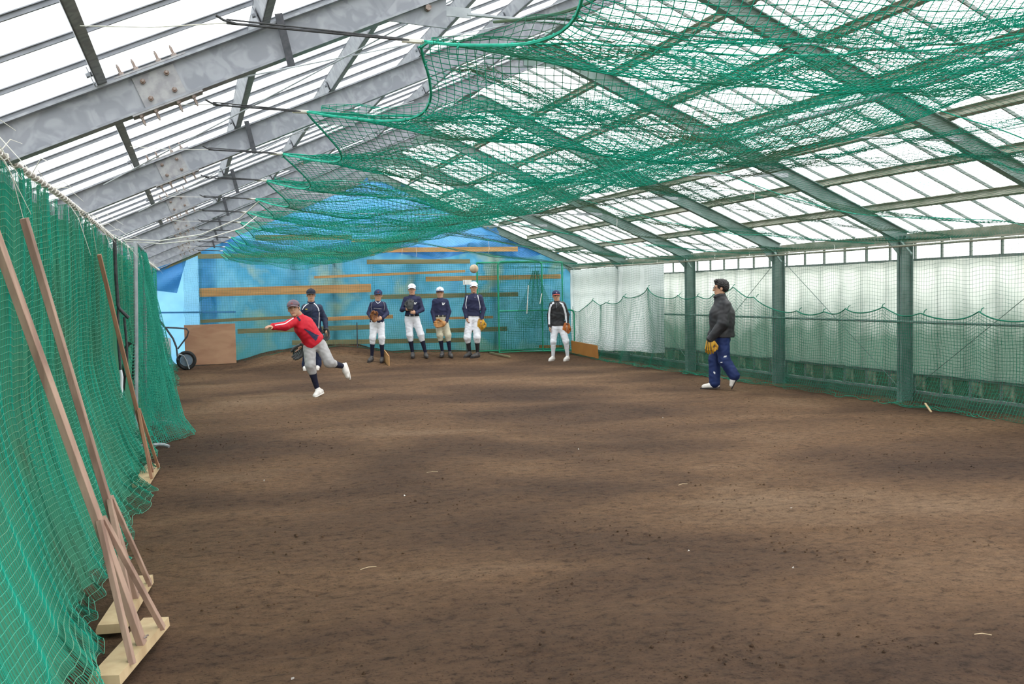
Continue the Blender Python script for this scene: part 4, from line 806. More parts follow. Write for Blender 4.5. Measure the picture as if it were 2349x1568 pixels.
# ================================================================ PEOPLE (implicit surfaces meshed by surface nets)
def smin(a, b, k):
    h = np.maximum(k-np.abs(a-b), 0)/k; return np.minimum(a, b)-h*h*k*.25
class Field:
    def __init__(s, lo, hi, h):
        s.h = h; s.lo = np.array(lo); n = np.ceil((np.array(hi)-s.lo)/h).astype(int)+2
        s.ax = [s.lo[i]+h*np.arange(n[i]) for i in range(3)]; s.f = np.full(n, 1., np.float32)
    def sub(s, lo, hi):
        a = [max(0, int((lo[i]-s.lo[i])/s.h)) for i in range(3)]; b = [min(len(s.ax[i]), int((hi[i]-s.lo[i])/s.h)+2) for i in range(3)]
        sl = tuple(slice(a[i], max(a[i], b[i])) for i in range(3))
        X, Y, Z = np.meshgrid(s.ax[0][sl[0]], s.ax[1][sl[1]], s.ax[2][sl[2]], indexing='ij'); return sl, np.stack([X, Y, Z], -1)
    def put(s, lo, hi, fn, k):
        m = .05; sl, P = s.sub(np.array(lo)-m, np.array(hi)+m)
        if P.size == 0: return
        s.f[sl] = smin(s.f[sl], fn(P).astype(np.float32), k)
    def cone(s, a, b, ra, rb, k=.02, flat=False, sq=None):
        a = np.array(a, float); b = np.array(b, float); r = max(ra, rb)
        def fn(P):
            ba = b-a; L2 = ba@ba; t0 = ((P-a)@ba)/L2; t = np.clip(t0, 0, 1); q = P-(a+t[..., None]*ba)
            if sq is not None: ax, f_ = sq; ax = np.array(ax, float); ax = ax/np.linalg.norm(ax); q = q+(q@ax)[..., None]*ax*(f_-1)
            d = np.linalg.norm(q, axis=-1)-(ra+(rb-ra)*t)
            if flat: d = np.maximum(d, np.maximum(-t0, t0-1)*math.sqrt(L2))
            return d
        s.put(np.minimum(a, b)-r, np.maximum(a, b)+r, fn, k); return s
    def ell(s, c, rad, R=None, k=.02):
        c = np.array(c, float); rad = np.array(rad, float)
        def fn(P):
            q = P-c
            if R is not None: q = q@R
            k0 = np.linalg.norm(q/rad, axis=-1); k1 = np.linalg.norm(q/rad**2, axis=-1)+1e-9; return k0*(k0-1)/k1
        s.put(c-rad.max(), c+rad.max(), fn, k); return s
    def loft(s, a, b, wa, wb_, da, db, side, k=.03):
        a = np.array(a, float); b = np.array(b, float); side = np.array(side, float); ax = b-a; L = np.linalg.norm(ax); ax /= L
        side = side-ax*(side@ax); side /= np.linalg.norm(side); fwd = np.cross(ax, side)
        def fn(P):
            q = P-a; h = q@ax; t = np.clip(h/L, 0, 1); w_ = wa+(wb_-wa)*t; d_ = da+(db-da)*t; m = np.minimum(w_, d_); o = np.maximum(np.abs(h-L/2)-L/2, 0)
            return (np.sqrt((q@side/w_)**2+(q@fwd/d_)**2+(o/m)**2)-1)*m
        r = max(wa, wb_, da, db); s.put(np.minimum(a, b)-r, np.maximum(a, b)+r, fn, k); return s
    def cut(s, fn): 
        X, Y, Z = np.meshgrid(*s.ax, indexing='ij', sparse=True); s.f = np.maximum(s.f, fn(X, Y, Z).astype(np.float32)); return s
    def noise(s, amp, sc):
        X, Y, Z = np.meshgrid(*s.ax, indexing='ij', sparse=True); s.f = s.f+(amp*np.sin(X*sc+2.1*np.sin(Z*sc*.7))*np.sin(Z*sc*1.4+1.5*np.sin(X*sc*.6+Y*sc))).astype(np.float32); return s
    def mesh(s, name):
        f = s.f; ins = f < 0; nx, ny, nz = f.shape
        c = np.stack([ins[i:nx-1+i, j:ny-1+j, k:nz-1+k] for i in (0, 1) for j in (0, 1) for k in (0, 1)], 0).sum(0)
        act = (c > 0)&(c < 8); ii = np.argwhere(act); id_ = np.full(act.shape, -1, int); id_[act] = np.arange(len(ii))
        acc = np.zeros((len(ii), 3)); cnt = np.zeros(len(ii))
        cs = [(i, j, k) for i in (0, 1) for j in (0, 1) for k in (0, 1)]
        for p in range(8):
            for q in range(p+1, 8):
                if sum(abs(cs[p][t]-cs[q][t]) for t in range(3)) != 1: continue
                A = ii+np.array(cs[p]); B = ii+np.array(cs[q]); fa = f[A[:, 0], A[:, 1], A[:, 2]]; fb = f[B[:, 0], B[:, 1], B[:, 2]]; x = (fa < 0) != (fb < 0)
                t = np.where(x, fa/np.where(x, fa-fb, 1), 0)[:, None]; acc += np.where(x[:, None], A+(B-A)*t, 0); cnt += x
        V = s.lo+(acc/cnt[:, None])*s.h; Fs = []
        for ax in range(3):
            sl0 = [slice(None)]*3; sl1 = [slice(None)]*3; sl0[ax] = slice(0, -1); sl1[ax] = slice(1, None); a = ins[tuple(sl0)]; b = ins[tuple(sl1)]
            e = np.argwhere(a != b); u, v = [(1, 2), (2, 0), (0, 1)][ax]
            e = e[(e[:, u] > 0)&(e[:, v] > 0)&(e[:, u] < f.shape[u]-1)&(e[:, v] < f.shape[v]-1)]
            du = np.zeros(3, int); du[u] = 1; dv = np.zeros(3, int); dv[v] = 1
            q = np.stack([id_[tuple((e-du-dv).T)], id_[tuple((e-dv).T)], id_[tuple(e.T)], id_[tuple((e-du).T)]], 1)
            fl_ = a[tuple(e.T)]; q[~fl_] = q[~fl_][:, ::-1]; Fs.append(q)
        return mesh_np(name, V, np.concatenate(Fs))
def V3_(p): return np.array(p, float)
def rot_frame(fwd, upv=(0, 0, 1)):
    f_ = V3_(fwd); f_ /= np.linalg.norm(f_); u_ = V3_(upv); r_ = np.cross(f_, u_); r_ /= np.linalg.norm(r_); u_ = np.cross(r_, f_); return np.stack([r_, f_, u_], 1)
def bounds(J, m):
    P = np.array(list(J.values())); return P.min(0)-m, P.max(0)+m
def hand(F, wr, hd, fwdn, side, curl=.5, s=1.):
    """palm, four unequal bent fingers, thumb leaving the palm's side"""
    wr, hd = V3_(wr), V3_(hd); d = hd-wr; d /= np.linalg.norm(d); n = V3_(fwdn)-d*(V3_(fwdn)@d); n /= np.linalg.norm(n); sd_ = np.cross(d, n)*side
    pc = wr+d*.055*s; F.cone(wr, pc+d*.01, .023*s, .030*s, .02, sq=(n, 1.6))
    F.ell(pc, np.array([.040, .045, .017])*s, np.stack([sd_, d, n], 1), .015)
    for i, L in enumerate((.070, .078, .073, .058)):
        b0 = pc+d*.035*s+sd_*(.027-.0185*i)*s; k1 = b0+(d*(1-.35*curl)+n*.65*curl)*L*.5*s; k2 = k1+(d*(1-1.1*curl)+n*1.2*curl)*L*.5*s
        F.cone(b0, k1, .0088*s, .0080*s, .006); F.cone(k1, k2, .0080*s, .0068*s, .004)
    t0 = wr+d*.03*s+sd_*.026*s; t1 = t0+(sd_*.65+d*.6+n*.35)*.038*s; F.cone(t0, t1, .0115*s, .0098*s, .01); F.cone(t1, t1+(d*.9+n*.4+sd_*.1)*.032*s, .0098*s, .0078*s, .005)
def person(J, loc, label, face=(0, -1, 0), tilt=(0, 0, 1), hs=1., build=1., top=None, pants=None, sock=None, shoe=None, cap=None, hairlong=False, glasses=False,
           pants_end='knee', collar=None, gloved='L', palm=None, hem=.05, sleeve_end=1., bag=1., deep=1.):
    J = {k: V3_(v) for k, v in J.items()}; az = math.atan2(loc[0], loc[1])
    E_ = empty('person', loc, -az, label=label, cat='person', group='baseball players and coach')
    side = J['shL']-J['shR']; side[2] *= .5; side /= np.linalg.norm(side)
    HD = J['head']; hs = hs*1.07; RF = rot_frame(face, tilt); f_, u_, s_ = RF[:, 1], RF[:, 2], RF[:, 0]
    b = build; lo, hi = bounds(J, .16)
    chest = (J['shL']+J['shR'])/2; pel = J['pel']; mid = chest*.45+pel*.55; hipc = (J['hipL']+J['hipR'])/2
    def limbs(F, g, arm=(.046, .036, .026), leg=(.078, .052, .034), arms=True, legs=True, kk=.03):
        if arms:
            for c in 'LR':
                F.cone(J['sh'+c], J['el'+c], arm[0]*b+g, arm[1]*b+g, kk); F.cone(J['el'+c], J['wr'+c], arm[1]*b+g, arm[2]*b+g, .02)
        if legs:
            for c in 'LR':
                F.cone(J['hip'+c], J['kn'+c], leg[0]*b+g, leg[1]*b+g, kk); F.cone(J['kn'+c], J['kn'+c]*.65+J['an'+c]*.35, leg[1]*b+g, .050*b+g, .02); F.cone(J['kn'+c]*.65+J['an'+c]*.35, J['an'+c], .050*b+g, leg[2]*b+g, .02)
    def torso(F, g, dp=1.):
        F.loft(chest-(chest-pel)*(.16+(dp-1)*.5), mid, .158*b+g, .128*b+g+(dp-1)*.05, (.098*b+g)*dp, (.088*b+g)*dp, side, .05)
        F.loft(mid, pel, .128*b+g+(dp-1)*.05, .142*b+g, (.088*b+g)*dp, (.096*b+g)*dp, side, .05)
        F.cone(J['shL']-side*.03, J['shR']+side*.03, .050*b+g*.7, .050*b+g*.7, .05)
        F.cone(chest, J['neck']-(J['neck']-chest)*.15, .075*b+g, .050*b+g, .06)
        F.loft(pel, hipc, .142*b+g, .140*b+g, .096*b+g, .092*b+g, side, .04)
    # ---- body: one continuous skin surface
    F = Field(lo, hi, .0095); torso(F, -.008); limbs(F, -.004)
    F.cone(chest, J['neck']+u_*.03, .056*b, .050*b, .03); F.cone(J['neck'], HD-f_*.01-u_*.02, .050*b, .048*b, .03)
    def L3(x, y, z): return HD+(s_*x+f_*y+u_*z)*hs
    F.ell(L3(0, -.008, .028), np.array([.074, .090, .084])*hs, RF, .02); F.ell(L3(0, .012, -.040), np.array([.056, .066, .068])*hs, RF, .04)
    F.cone(L3(0, .080, .012), L3(0, .098, -.022), .009*hs, .014*hs, .014)            # nose
    F.ell(L3(0, .074, -.058), np.array([.024, .012, .009])*hs, RF, .012)             # lips
    F.ell(L3(0, .058, -.094), np.array([.024, .018, .016])*hs, RF, .02)              # chin
    for sg in (-1, 1):
        F.ell(L3(sg*.077, -.010, -.006), np.array([.009, .019, .030])*hs, RF, .008)  # ears
        F.ell(L3(sg*.034, .078, .030), np.array([.022, .009, .007])*hs, RF, .012)    # brow ridge
    inward = V3_((0, -1, 0))
    for c, sg in (('L', -1), ('R', 1)):
        pn = (palm or {}).get(c, (0, -1, 0)); hand(F, J['wr'+c], J['hd'+c], pn, sg, .12 if c in gloved else .55, .95*hs)
    for c in 'LR':
        m_ = J['hl'+c]*.55+J['to'+c]*.45; F.cone(J['an'+c]*.8+J['hl'+c]*.2, m_+(J['an'+c]-J['hl'+c])*.15, .024, .020, .02)
    link('body', F.mesh('body'), M['skin'], E_, smooth=True)
    # ---- head details
    s = MB()
    for sg in (-1, 1):
        c = L3(sg*.031, .0795, .012); base = len(s.v)
        s.grid(lambda u, v: tuple(c+(s_*.0125*math.cos(2*math.pi*u)*math.sin(math.pi*v)+f_*.006*math.cos(math.pi*v)+u_*.0055*math.sin(2*math.pi*u)*math.sin(math.pi*v))*hs), 11, 6)
    s.build('eyes', M['eye'], E_)
    s = MB()
    for sg in (-1, 1): s.tube([L3(sg*.016, .086, .033), L3(sg*.032, .0875, .038), L3(sg*.048, .078, .033)], [.003*hs, .0038*hs, .002*hs], 5)
    s.build('eyebrows', M['hair'], E_)
    s = MB(); s.tube([L3(-.022, .080, -.058), L3(0, .0875, -.0575), L3(.022, .080, -.058)], [.002*hs, .0042*hs, .002*hs], 6); s.build('mouth', M['lip'], E_)
    H = Field(HD-.17, HD+.17, .0075)
    if hairlong:
        H.ell(L3(0, -.022, .045), np.array([.090, .102, .092])*hs, RF, .02); H.ell(L3(0, -.06, 0), np.array([.078, .058, .07])*hs, RF, .03)
        H.ell(L3(0, .052, .108), np.array([.055, .04, .028])*hs, RF, .03)
        q = L3(0, .045, .052); H.noise(.006, 95); HD0 = HD
        H.cut(lambda X, Y, Z: np.minimum(((X-q[0])*f_[0]+(Y-q[1])*f_[1]+(Z-q[2])*f_[2]), -((X-q[0])*u_[0]+(Y-q[1])*u_[1]+(Z-q[2])*u_[2])))
        q2 = L3(0, .0, -.055); H.cut(lambda X, Y, Z: -((X-q2[0])*u_[0]+(Y-q2[1])*u_[1]+(Z-q2[2])*u_[2]))
    else:
        H.ell(L3(0, -.018, .022), np.array([.0815, .092, .085])*hs, RF, .02)
        q = L3(0, .030, .0); q2 = L3(0, 0, -.040)
        H.cut(lambda X, Y, Z: ((X-q[0])*f_[0]+(Y-q[1])*f_[1]+(Z-q[2])*f_[2]))
        H.cut(lambda X, Y, Z: -((X-q2[0])*u_[0]+(Y-q2[1])*u_[1]+(Z-q2[2])*u_[2]))
    link('hair', H.mesh('hair'), M['hair'], E_, smooth=True)
    if glasses:
        s = MB()
        for sg in (-1, 1):
            s.tube([L3(sg*.033+.022*math.cos(a), .096, .010+.014*math.sin(a)) for a in np.linspace(0, 2*math.pi, 13)[:-1]], .0022, 5, closed=True); s.tube([L3(sg*.055, .094, .014), L3(sg*.080, .0, .008)], .0022, 5)
        s.tube([L3(-.011, .098, .014), L3(.011, .098, .014)], .002, 5); s.build('glasses', M['steel_dark'], E_)
    if cap:
        H = Field(HD-.19, HD+.19, .0075); H.ell(L3(0, -.006, .046), np.array([.088, .103, .083])*hs, RF, .01); q = L3(0, 0, .040)
        H.cut(lambda X, Y, Z: -((X-q[0])*u_[0]+(Y-q[1])*u_[1]+(Z-q[2])*u_[2])); c_ = link('cap', H.mesh('cap'), M[cap[0]], E_, smooth=True)
        s = MB(); nA = 17
        def br(u, v): a = math.pi*(u-.5); x = math.sin(a)*.078; y0_ = .028+.070*math.cos(a)*.9; return L3(x*(1+.02*v), y0_+v*.066*math.cos(a)**.6 if abs(a) < 1.57 else y0_, .048-.012*v-.020*(x/.078)**2)
        s.grid(lambda u, v: tuple(br(u, v)), nA, 5); n0 = len(s.v); s.grid(lambda u, v: tuple(br(u, v)-u_*.006*hs), nA, 5, flip=True)
        for i in range(nA-1): s.f.append((i*5+4, (i+1)*5+4, n0+(i+1)*5+4, n0+i*5+4))
        s.build('brim', M[cap[1]], c_)
        s = MB(); t_ = L3(0, -.006, .128); s.tube([t_, t_+u_*.006*hs], .006, 8); s.build('cap_button', M[cap[0]], c_)
        if cap[2]: s = MB(); a_ = L3(0, .099, .075); s.beam(a_-s_*.010, a_+s_*.010, .005, .005, side=f_); s.beam(a_-u_*.013+f_*.001-s_*.010, a_+u_*.013-f_*.003-s_*.010, .005, .006, side=s_); s.beam(a_-u_*.013+f_*.001+s_*.010, a_+u_*.006-f_*.002+s_*.010, .005, .006, side=s_); s.build('cap_mark', M[cap[2]], c_)
    # ---- clothes
    if top:
        F = Field(lo, hi, .0105); g = top[1]; torso(F, g, deep)
        for c in 'LR':
            F.cone(J['sh'+c]-side*(.008 if c == 'L' else -.008), J['el'+c], (.047*b+g), (.040*b+g), .035); we = J['el'+c]+(J['wr'+c]-J['el'+c])*(sleeve_end-.03); F.cone(J['el'+c], we, .042*b+g, .031*b+g*.8, .02)
        F.noise(.0035, 34)
        axd = (chest-pel); axd = axd/np.linalg.norm(axd); q = pel-axd*hem
        # keep the hem plane only below the torso, not across the arms
        X, Y, Z = np.meshgrid(*F.ax, indexing='ij', sparse=True); below = -((X-q[0])*axd[0]+(Y-q[1])*axd[1]+(Z-q[2])*axd[2])
        r_ = np.sqrt((X-q[0])**2+(Y-q[1])**2+0*Z); near = r_ < .5
        keep = np.full(F.f.shape, 1., np.float32); A_ = Field(lo, hi, .0105)
        for c in 'LR': we = J['el'+c]+(J['wr'+c]-J['el'+c])*(sleeve_end-.03); A_.cone(J['sh'+c]-side*(.008 if c == 'L' else -.008), J['el'+c], (.047*b+g), (.040*b+g), .035); A_.cone(J['el'+c], we, .042*b+g, .031*b+g*.8, .02)
        F.f = np.minimum(np.maximum(F.f, below.astype(np.float32)), np.maximum(A_.f, (-below-.02).astype(np.float32)))
        qn = J['neck']+(J['neck']-chest)*.10; nd = (J['neck']-chest); nd = nd/np.linalg.norm(nd)
        pl_ = ((X-qn[0])*nd[0]+(Y-qn[1])*nd[1]+(Z-qn[2])*nd[2]).astype(np.float32); nr_ = np.sqrt((X-qn[0])**2+(Y-qn[1])**2+(Z-qn[2])**2) < .13; F.f = np.where(nr_, np.maximum(F.f, pl_), F.f)
        jk = link(top[2], F.mesh(top[2]), M[top[0]], E_, smooth=True)
        if collar:
            s = MB(); P_ = [J['neck']+(J['neck']-chest)*.02+s_*.056*b*math.cos(a)+f_*.060*b*math.sin(a)+V3_((0, 0, -.022*max(0, math.sin(a)))) for a in np.linspace(0, 2*math.pi, 17)[:-1]]; s.tube(P_, collar[1], 8, closed=True); s.build('collar', M[collar[0]], E_)
        for c in 'LR': s = MB(); w0 = J['el'+c]+(J['wr'+c]-J['el'+c])*(sleeve_end-.10); w1 = J['el'+c]+(J['wr'+c]-J['el'+c])*(sleeve_end+.05); s.tube([w0, w1], .032*b+g*.8, 12); s.build('cuff', M[top[0]], jk)
    if pants:
        F = Field(lo, hi, .0125); g = pants[1]
        tk = .10 if top and top[2] == 'shirt' else -.02; gj = 0 if tk > 0 else -.012; F.loft(pel+(chest-pel)*tk, pel-(chest-pel)*.06, .130*b+g+gj, .140*b+g+gj, .088*b+g+gj, .094*b+g+gj, side, .04); F.loft(pel*.6+hipc*.4, hipc, .138*b+g+gj, .136*b+g+gj, .092*b+g+gj, .090*b+g, side, .04)
        for c in 'LR':
            F.cone(J['hip'+c]*.88+J['kn'+c]*.12, J['kn'+c], .078*b+g, .058*b+g*1.3, .035); kd = J['an'+c]-J['kn'+c]
            if pants_end == 'knee': F.cone(J['kn'+c], J['kn'+c]+kd*.27, .058*b+g*1.3*bag, .050*b+g*.9, .02)
            else: F.cone(J['kn'+c], J['kn'+c]+kd*.97, .058*b+g*1.3, .048*b+g*1.6, .02)
        F.noise(.0045, 38)
        link('trousers', F.mesh('trousers'), M[pants[0]], E_, smooth=True)
    for c in 'LR':
        kd = J['an'+c]-J['kn'+c]
        if sock:
            F = Field(np.minimum(J['kn'+c], J['an'+c])-.1, np.maximum(J['kn'+c], J['an'+c])+.1, .0105); F.cone(J['kn'+c]+kd*.12, J['kn'+c]+kd*.4, .050*b, .052*b, .01); F.cone(J['kn'+c]+kd*.4, J['an'+c], .052*b, .037*b, .02)
            link('sock', F.mesh('sock'), M[sock], E_, smooth=True)
        an, hl, to = J['an'+c], J['hl'+c], J['to'+c]; F = Field(np.minimum(np.minimum(an, hl), to)-.10, np.maximum(np.maximum(an, hl), to)+.10, .0085)
        fd = to-hl; fl_ = np.linalg.norm(fd); fd = fd/fl_; upf = an-hl; upf = upf-fd*(upf@fd)
        upf = V3_((0, 0, 1)) if (np.linalg.norm(upf) < .03) else upf/np.linalg.norm(upf); upf = upf-fd*(upf@fd); upf /= np.linalg.norm(upf)
        sl = hl-upf*.022; tl = to-upf*.012; F.cone(hl+upf*.014, hl+fd*fl_*.45+upf*.016, .040, .043, .02); F.cone(hl+fd*fl_*.45+upf*.014, to-fd*.02+upf*.002, .044, .036, .03)
        F.cone(hl+upf*.02+fd*.012, an*.72+hl*.28+fd*.012, .038, .042, .02); qq = hl-upf*.018
        F.cut(lambda X, Y, Z: -((X-qq[0])*upf[0]+(Y-qq[1])*upf[1]+(Z-qq[2])*upf[2]))
        sh = link('shoe', F.mesh('shoe'), M[shoe[0]], E_, smooth=True)
        s = MB(); sdv = np.cross(fd, upf); out = []
        for a in np.linspace(0, 2*math.pi, 21)[:-1]: u1 = math.cos(a); out.append((u1*(fl_/2+.042), math.sin(a)*(.040+.006*math.cos(a))*(1 if u1 > -.5 else .9)))
        ce = (hl+to)/2-fd*.012; zz_ = -(((hl-ce)@upf)-.018) if False else 0
        cc = hl+fd*(fl_/2)-upf*.022; s.prof([(p[0], p[1]) for p in out], Vector(cc-upf*.010), Vector(cc+upf*.006), Vector(fd), Vector(sdv)); s.build('sole', M[shoe[1]], sh)
    return E_, J, dict(chest=chest, pel=pel, side=side, f=f_, u=u_, s=s_)
def strip(parent, target, pts, wdt, m, name='stripe', off=.004, dirv=(0, 1, 0)):
    """a printed band on the cloth: follows the cloth mesh found by rays from the front"""
    bv = BVHTree.FromObject(target, bpy.context.evaluated_depsgraph_get()) if False else BVHTree.FromPolygons([v.co for v in target.data.vertices], [p.vertices for p in target.data.polygons])
    s = MB(); P_ = []; n = 14; pts = [np.array(p, float) for p in pts]; seg = np.cumsum([0]+[np.linalg.norm(b_-a_) for a_, b_ in zip(pts, pts[1:])]); rows = []
    for i in range(n):
        t = seg[-1]*i/(n-1); j = min(len(pts)-2, int(np.searchsorted(seg, t, side='right')-1)); q = (t-seg[j])/(seg[j+1]-seg[j]); p = pts[j]+(pts[j+1]-pts[j])*q; d = pts[j+1]-pts[j]; d = d/np.linalg.norm(d); nn_ = np.array([-d[1], d[0]])
        row = []
        for c in (-1, 0, 1):
            x, z = p+nn_*c*(wdt(i/(n-1)) if callable(wdt) else wdt)/2; h = bv.ray_cast(Vector((x, -1.2, z)), Vector(dirv)); row.append(None if h[0] is None else h[0]-Vector(dirv)*off)
        rows.append(row)
    for a_, b_ in zip(rows, rows[1:]):
        for c in (0, 1):
            q = [a_[c], a_[c+1], b_[c+1], b_[c]]
            if all(v is not None for v in q) and max((q[i]-q[(i+1) % 4]).length for i in range(4)) < .09: s.add(q, [(0, 1, 2, 3)])
    if s.f: s.build(name, M[m], target)
def glove(loc, rot, m, label, closed=.3, strapm=None, s=1., gap_shade=False):
    """fielder's mitt: heel pad, palm pocket, four thick finger stalls, thumb stall, web; fingers point along +Z, palm faces -Y"""
    F = Field((-.17, -.12, -.12), (.17, .10, .22), .007)
    F.ell((0, .01, 0), (.075, .030, .080), None, .02); F.ell((.0, .0, -.062), (.060, .036, .032), None, .03)
    for i, (x, L) in enumerate(((-.058, .115), (-.026, .135), (.008, .135), (.040, .118))):
        a = V3_((x*.85, .008, .03)); k1 = a+V3_((x*.25, -.008-.02*closed, L*.55)); F.cone(a, k1, .021, .019, .012); F.cone(k1, k1+V3_((x*.1, -.03-.05*closed, L*.45)), .019, .015, .010)
    a = V3_((.062, -.01, -.02)); F.cone(a, a+V3_((.045, -.035, .055)), .026, .022, .02); F.cone(a+V3_((.045, -.035, .055)), a+V3_((.045, -.05, .105)), .021, .015, .01)
    F.ell((.078, -.030, .085), (.030, .010, .045), None, .012)
    F.ell((0, -.030, .01), (.045, .020, .045), None, .001) if False else None
    o = link('baseball_glove', F.mesh('baseball_glove'), M[m], label=label, cat='glove', group='baseball gloves', smooth=True)
    for v in range(3): 
        q = MB(); q.tube([(-.03+.03*v, -.036, .02), (-.022+.03*v, -.034, .10)], .003, 5); q.build('lacing', M['g_black' if m != 'g_black' else 'pipe'], o)
    q = MB(); q.tube([(-.048, .026, -.062), (-.02, .038, -.064), (0, .042, -.066), (.02, .038, -.064), (.048, .026, -.062)], [.004, .008, .009, .008, .004], 8); q.build('wrist_strap', M[strapm or m], o)
    if gap_shade:  # dark tubes stand in for the shade in the gaps between the fingers
        for x in (-.047, -.010, .026):
            q = MB(); q.tube([(x*.7, .040, -.03), (x*.85, .034, .035), (x*1.05, .020, .08), (x*1.2, .002, .125)], .006, 6); q.build('finger_gap_shade', M['g_black'], o)
    o.matrix_world = rot; o.location = loc; o.scale = (s, s, s); return o
def place_glove(E_, p, fing, palmdir, m, label, closed=.3, strapm=None, s=1., off=.06, gap_shade=False):
    """p: local hand point; fing: finger direction; palmdir: where the palm faces (local)"""
    z = Vector(fing).normalized(); y = -Vector(palmdir); y = (y-z*y.dot(z)).normalized(); x = y.cross(z)
    R_ = Matrix((x, y, z)).transposed(); W = Matrix.Translation(E_.location)@Matrix.Rotation(E_.rotation_euler.z, 4, 'Z')
    Mx = W@Matrix.Translation(Vector(p))@R_.to_4x4(); loc = (Mx@Vector((0, -.012, off))); return glove(loc, Mx, m, label, closed, strapm, s, gap_shade)
POSE = {}
POSE['coach'] = {'head': (0.079, 0.000, 1.553), 'neck': (0.067, 0.000, 1.446), 'shL': (0.140, -0.150, 1.294), 'shR': (0.067, 0.150, 1.306), 'elL': (0.109, -0.220, 1.021), 'elR': (0.049, 0.220, 1.033), 'wrL': (-0.075, -0.220, 0.784), 'wrR': (-0.061, 0.200, 0.838), 'hdL': (-0.091, -0.220, 0.680), 'hdR': (-0.097, 0.180, 0.753), 'pel': (0.097, 0.000, 0.838), 'hipL': (0.103, -0.080, 0.802), 'hipR': (0.085, 0.080, 0.802), 'knL': (0.128, -0.080, 0.462), 'knR': (-0.018, 0.080, 0.462), 'anL': (0.279, -0.080, 0.219), 'anR': (-0.018, 0.080, 0.091), 'toL': (0.231, -0.080, 0.061), 'toR': (-0.200, 0.080, 0.034), 'hlL': (0.304, -0.080, 0.207), 'hlR': (0.024, 0.080, 0.043)}
POSE['pitcher'] = {'head': (-0.330, -0.120, 1.350), 'neck': (-0.264, -0.040, 1.242), 'shL': (-0.144, 0.080, 1.122), 'shR': (-0.312, -0.120, 1.170), 'elL': (-0.108, 0.120, 0.918), 'elR': (-0.462, -0.300, 1.096), 'wrL': (-0.204, 0.100, 0.786), 'wrR': (-0.630, -0.420, 1.098), 'hdL': (-0.276, 0.100, 0.726), 'hdR': (-0.720, -0.500, 1.098), 'pel': (-0.048, 0.050, 0.858), 'hipL': (0.030, 0.080, 0.822), 'hipR': (-0.114, 0.020, 0.786), 'knL': (0.180, -0.020, 0.516), 'knR': (-0.108, -0.080, 0.486), 'anL': (0.384, 0.220, 0.438), 'anR': (-0.018, 0.000, 0.132), 'toL': (0.462, 0.200, 0.258), 'toR': (-0.060, -0.120, 0.018), 'hlL': (0.420, 0.240, 0.450), 'hlR': (0.048, 0.020, 0.060)}
POSE['navy'] = {'head': (0.032, 0.000, 1.532), 'neck': (0.032, 0.000, 1.395), 'shL': (0.202, 0.000, 1.274), 'shR': (-0.113, 0.000, 1.282), 'elL': (0.298, 0.020, 1.040), 'elR': (-0.169, 0.030, 1.040), 'wrL': (0.319, -0.060, 0.831), 'wrR': (-0.129, -0.030, 0.831), 'hdL': (0.336, -0.080, 0.718), 'hdR': (-0.105, -0.050, 0.718), 'pel': (0.056, 0.020, 0.782), 'hipL': (0.137, 0.020, 0.718), 'hipR': (-0.008, 0.020, 0.718), 'knL': (0.132, 0.000, 0.379), 'knR': (-0.065, 0.000, 0.379), 'anL': (0.126, 0.020, 0.089), 'anR': (-0.113, 0.020, 0.089), 'toL': (0.116, -0.140, 0.024), 'toR': (-0.137, -0.140, 0.024), 'hlL': (0.126, 0.040, 0.024), 'hlR': (-0.113, 0.040, 0.024)}
POSE['b1'] = {'head': (0.086, 0.000, 1.438), 'neck': (0.073, 0.000, 1.321), 'shL': (0.206, 0.000, 1.248), 'shR': (-0.060, 0.000, 1.248), 'elL': (0.266, 0.000, 1.049), 'elR': (-0.126, 0.000, 1.062), 'wrL': (0.166, -0.170, 0.956), 'wrR': (-0.066, -0.150, 0.943), 'hdL': (0.113, -0.200, 0.943), 'hdR': (0.027, -0.200, 0.956), 'pel': (0.046, 0.020, 0.883), 'hipL': (0.120, 0.020, 0.817), 'hipR': (-0.020, 0.020, 0.817), 'knL': (0.139, -0.030, 0.525), 'knR': (-0.056, -0.030, 0.525), 'anL': (0.143, 0.030, 0.106), 'anR': (-0.080, 0.030, 0.133), 'toL': (0.122, -0.130, 0.020), 'toR': (-0.153, -0.100, 0.033), 'hlL': (0.143, 0.050, 0.033), 'hlR': (-0.080, 0.050, 0.046)}
POSE['b2'] = {'head': (-0.129, 0.000, 1.543), 'neck': (-0.126, 0.000, 1.427), 'shL': (0.032, 0.000, 1.326), 'shR': (-0.278, 0.000, 1.326), 'elL': (0.095, -0.020, 1.086), 'elR': (-0.360, -0.020, 1.086), 'wrL': (-0.051, -0.200, 1.010), 'wrR': (-0.290, -0.180, 1.111), 'hdL': (-0.120, -0.240, 1.029), 'hdR': (-0.189, -0.240, 1.105), 'pel': (-0.139, 0.020, 0.935), 'hipL': (-0.057, 0.020, 0.871), 'hipR': (-0.215, 0.020, 0.871), 'knL': (0.051, -0.030, 0.518), 'knR': (-0.196, -0.030, 0.518), 'anL': (0.145, 0.020, 0.120), 'anR': (-0.145, 0.020, 0.133), 'toL': (0.183, -0.130, 0.032), 'toR': (-0.145, -0.140, 0.038), 'hlL': (0.145, 0.050, 0.038), 'hlR': (-0.133, 0.050, 0.051)}
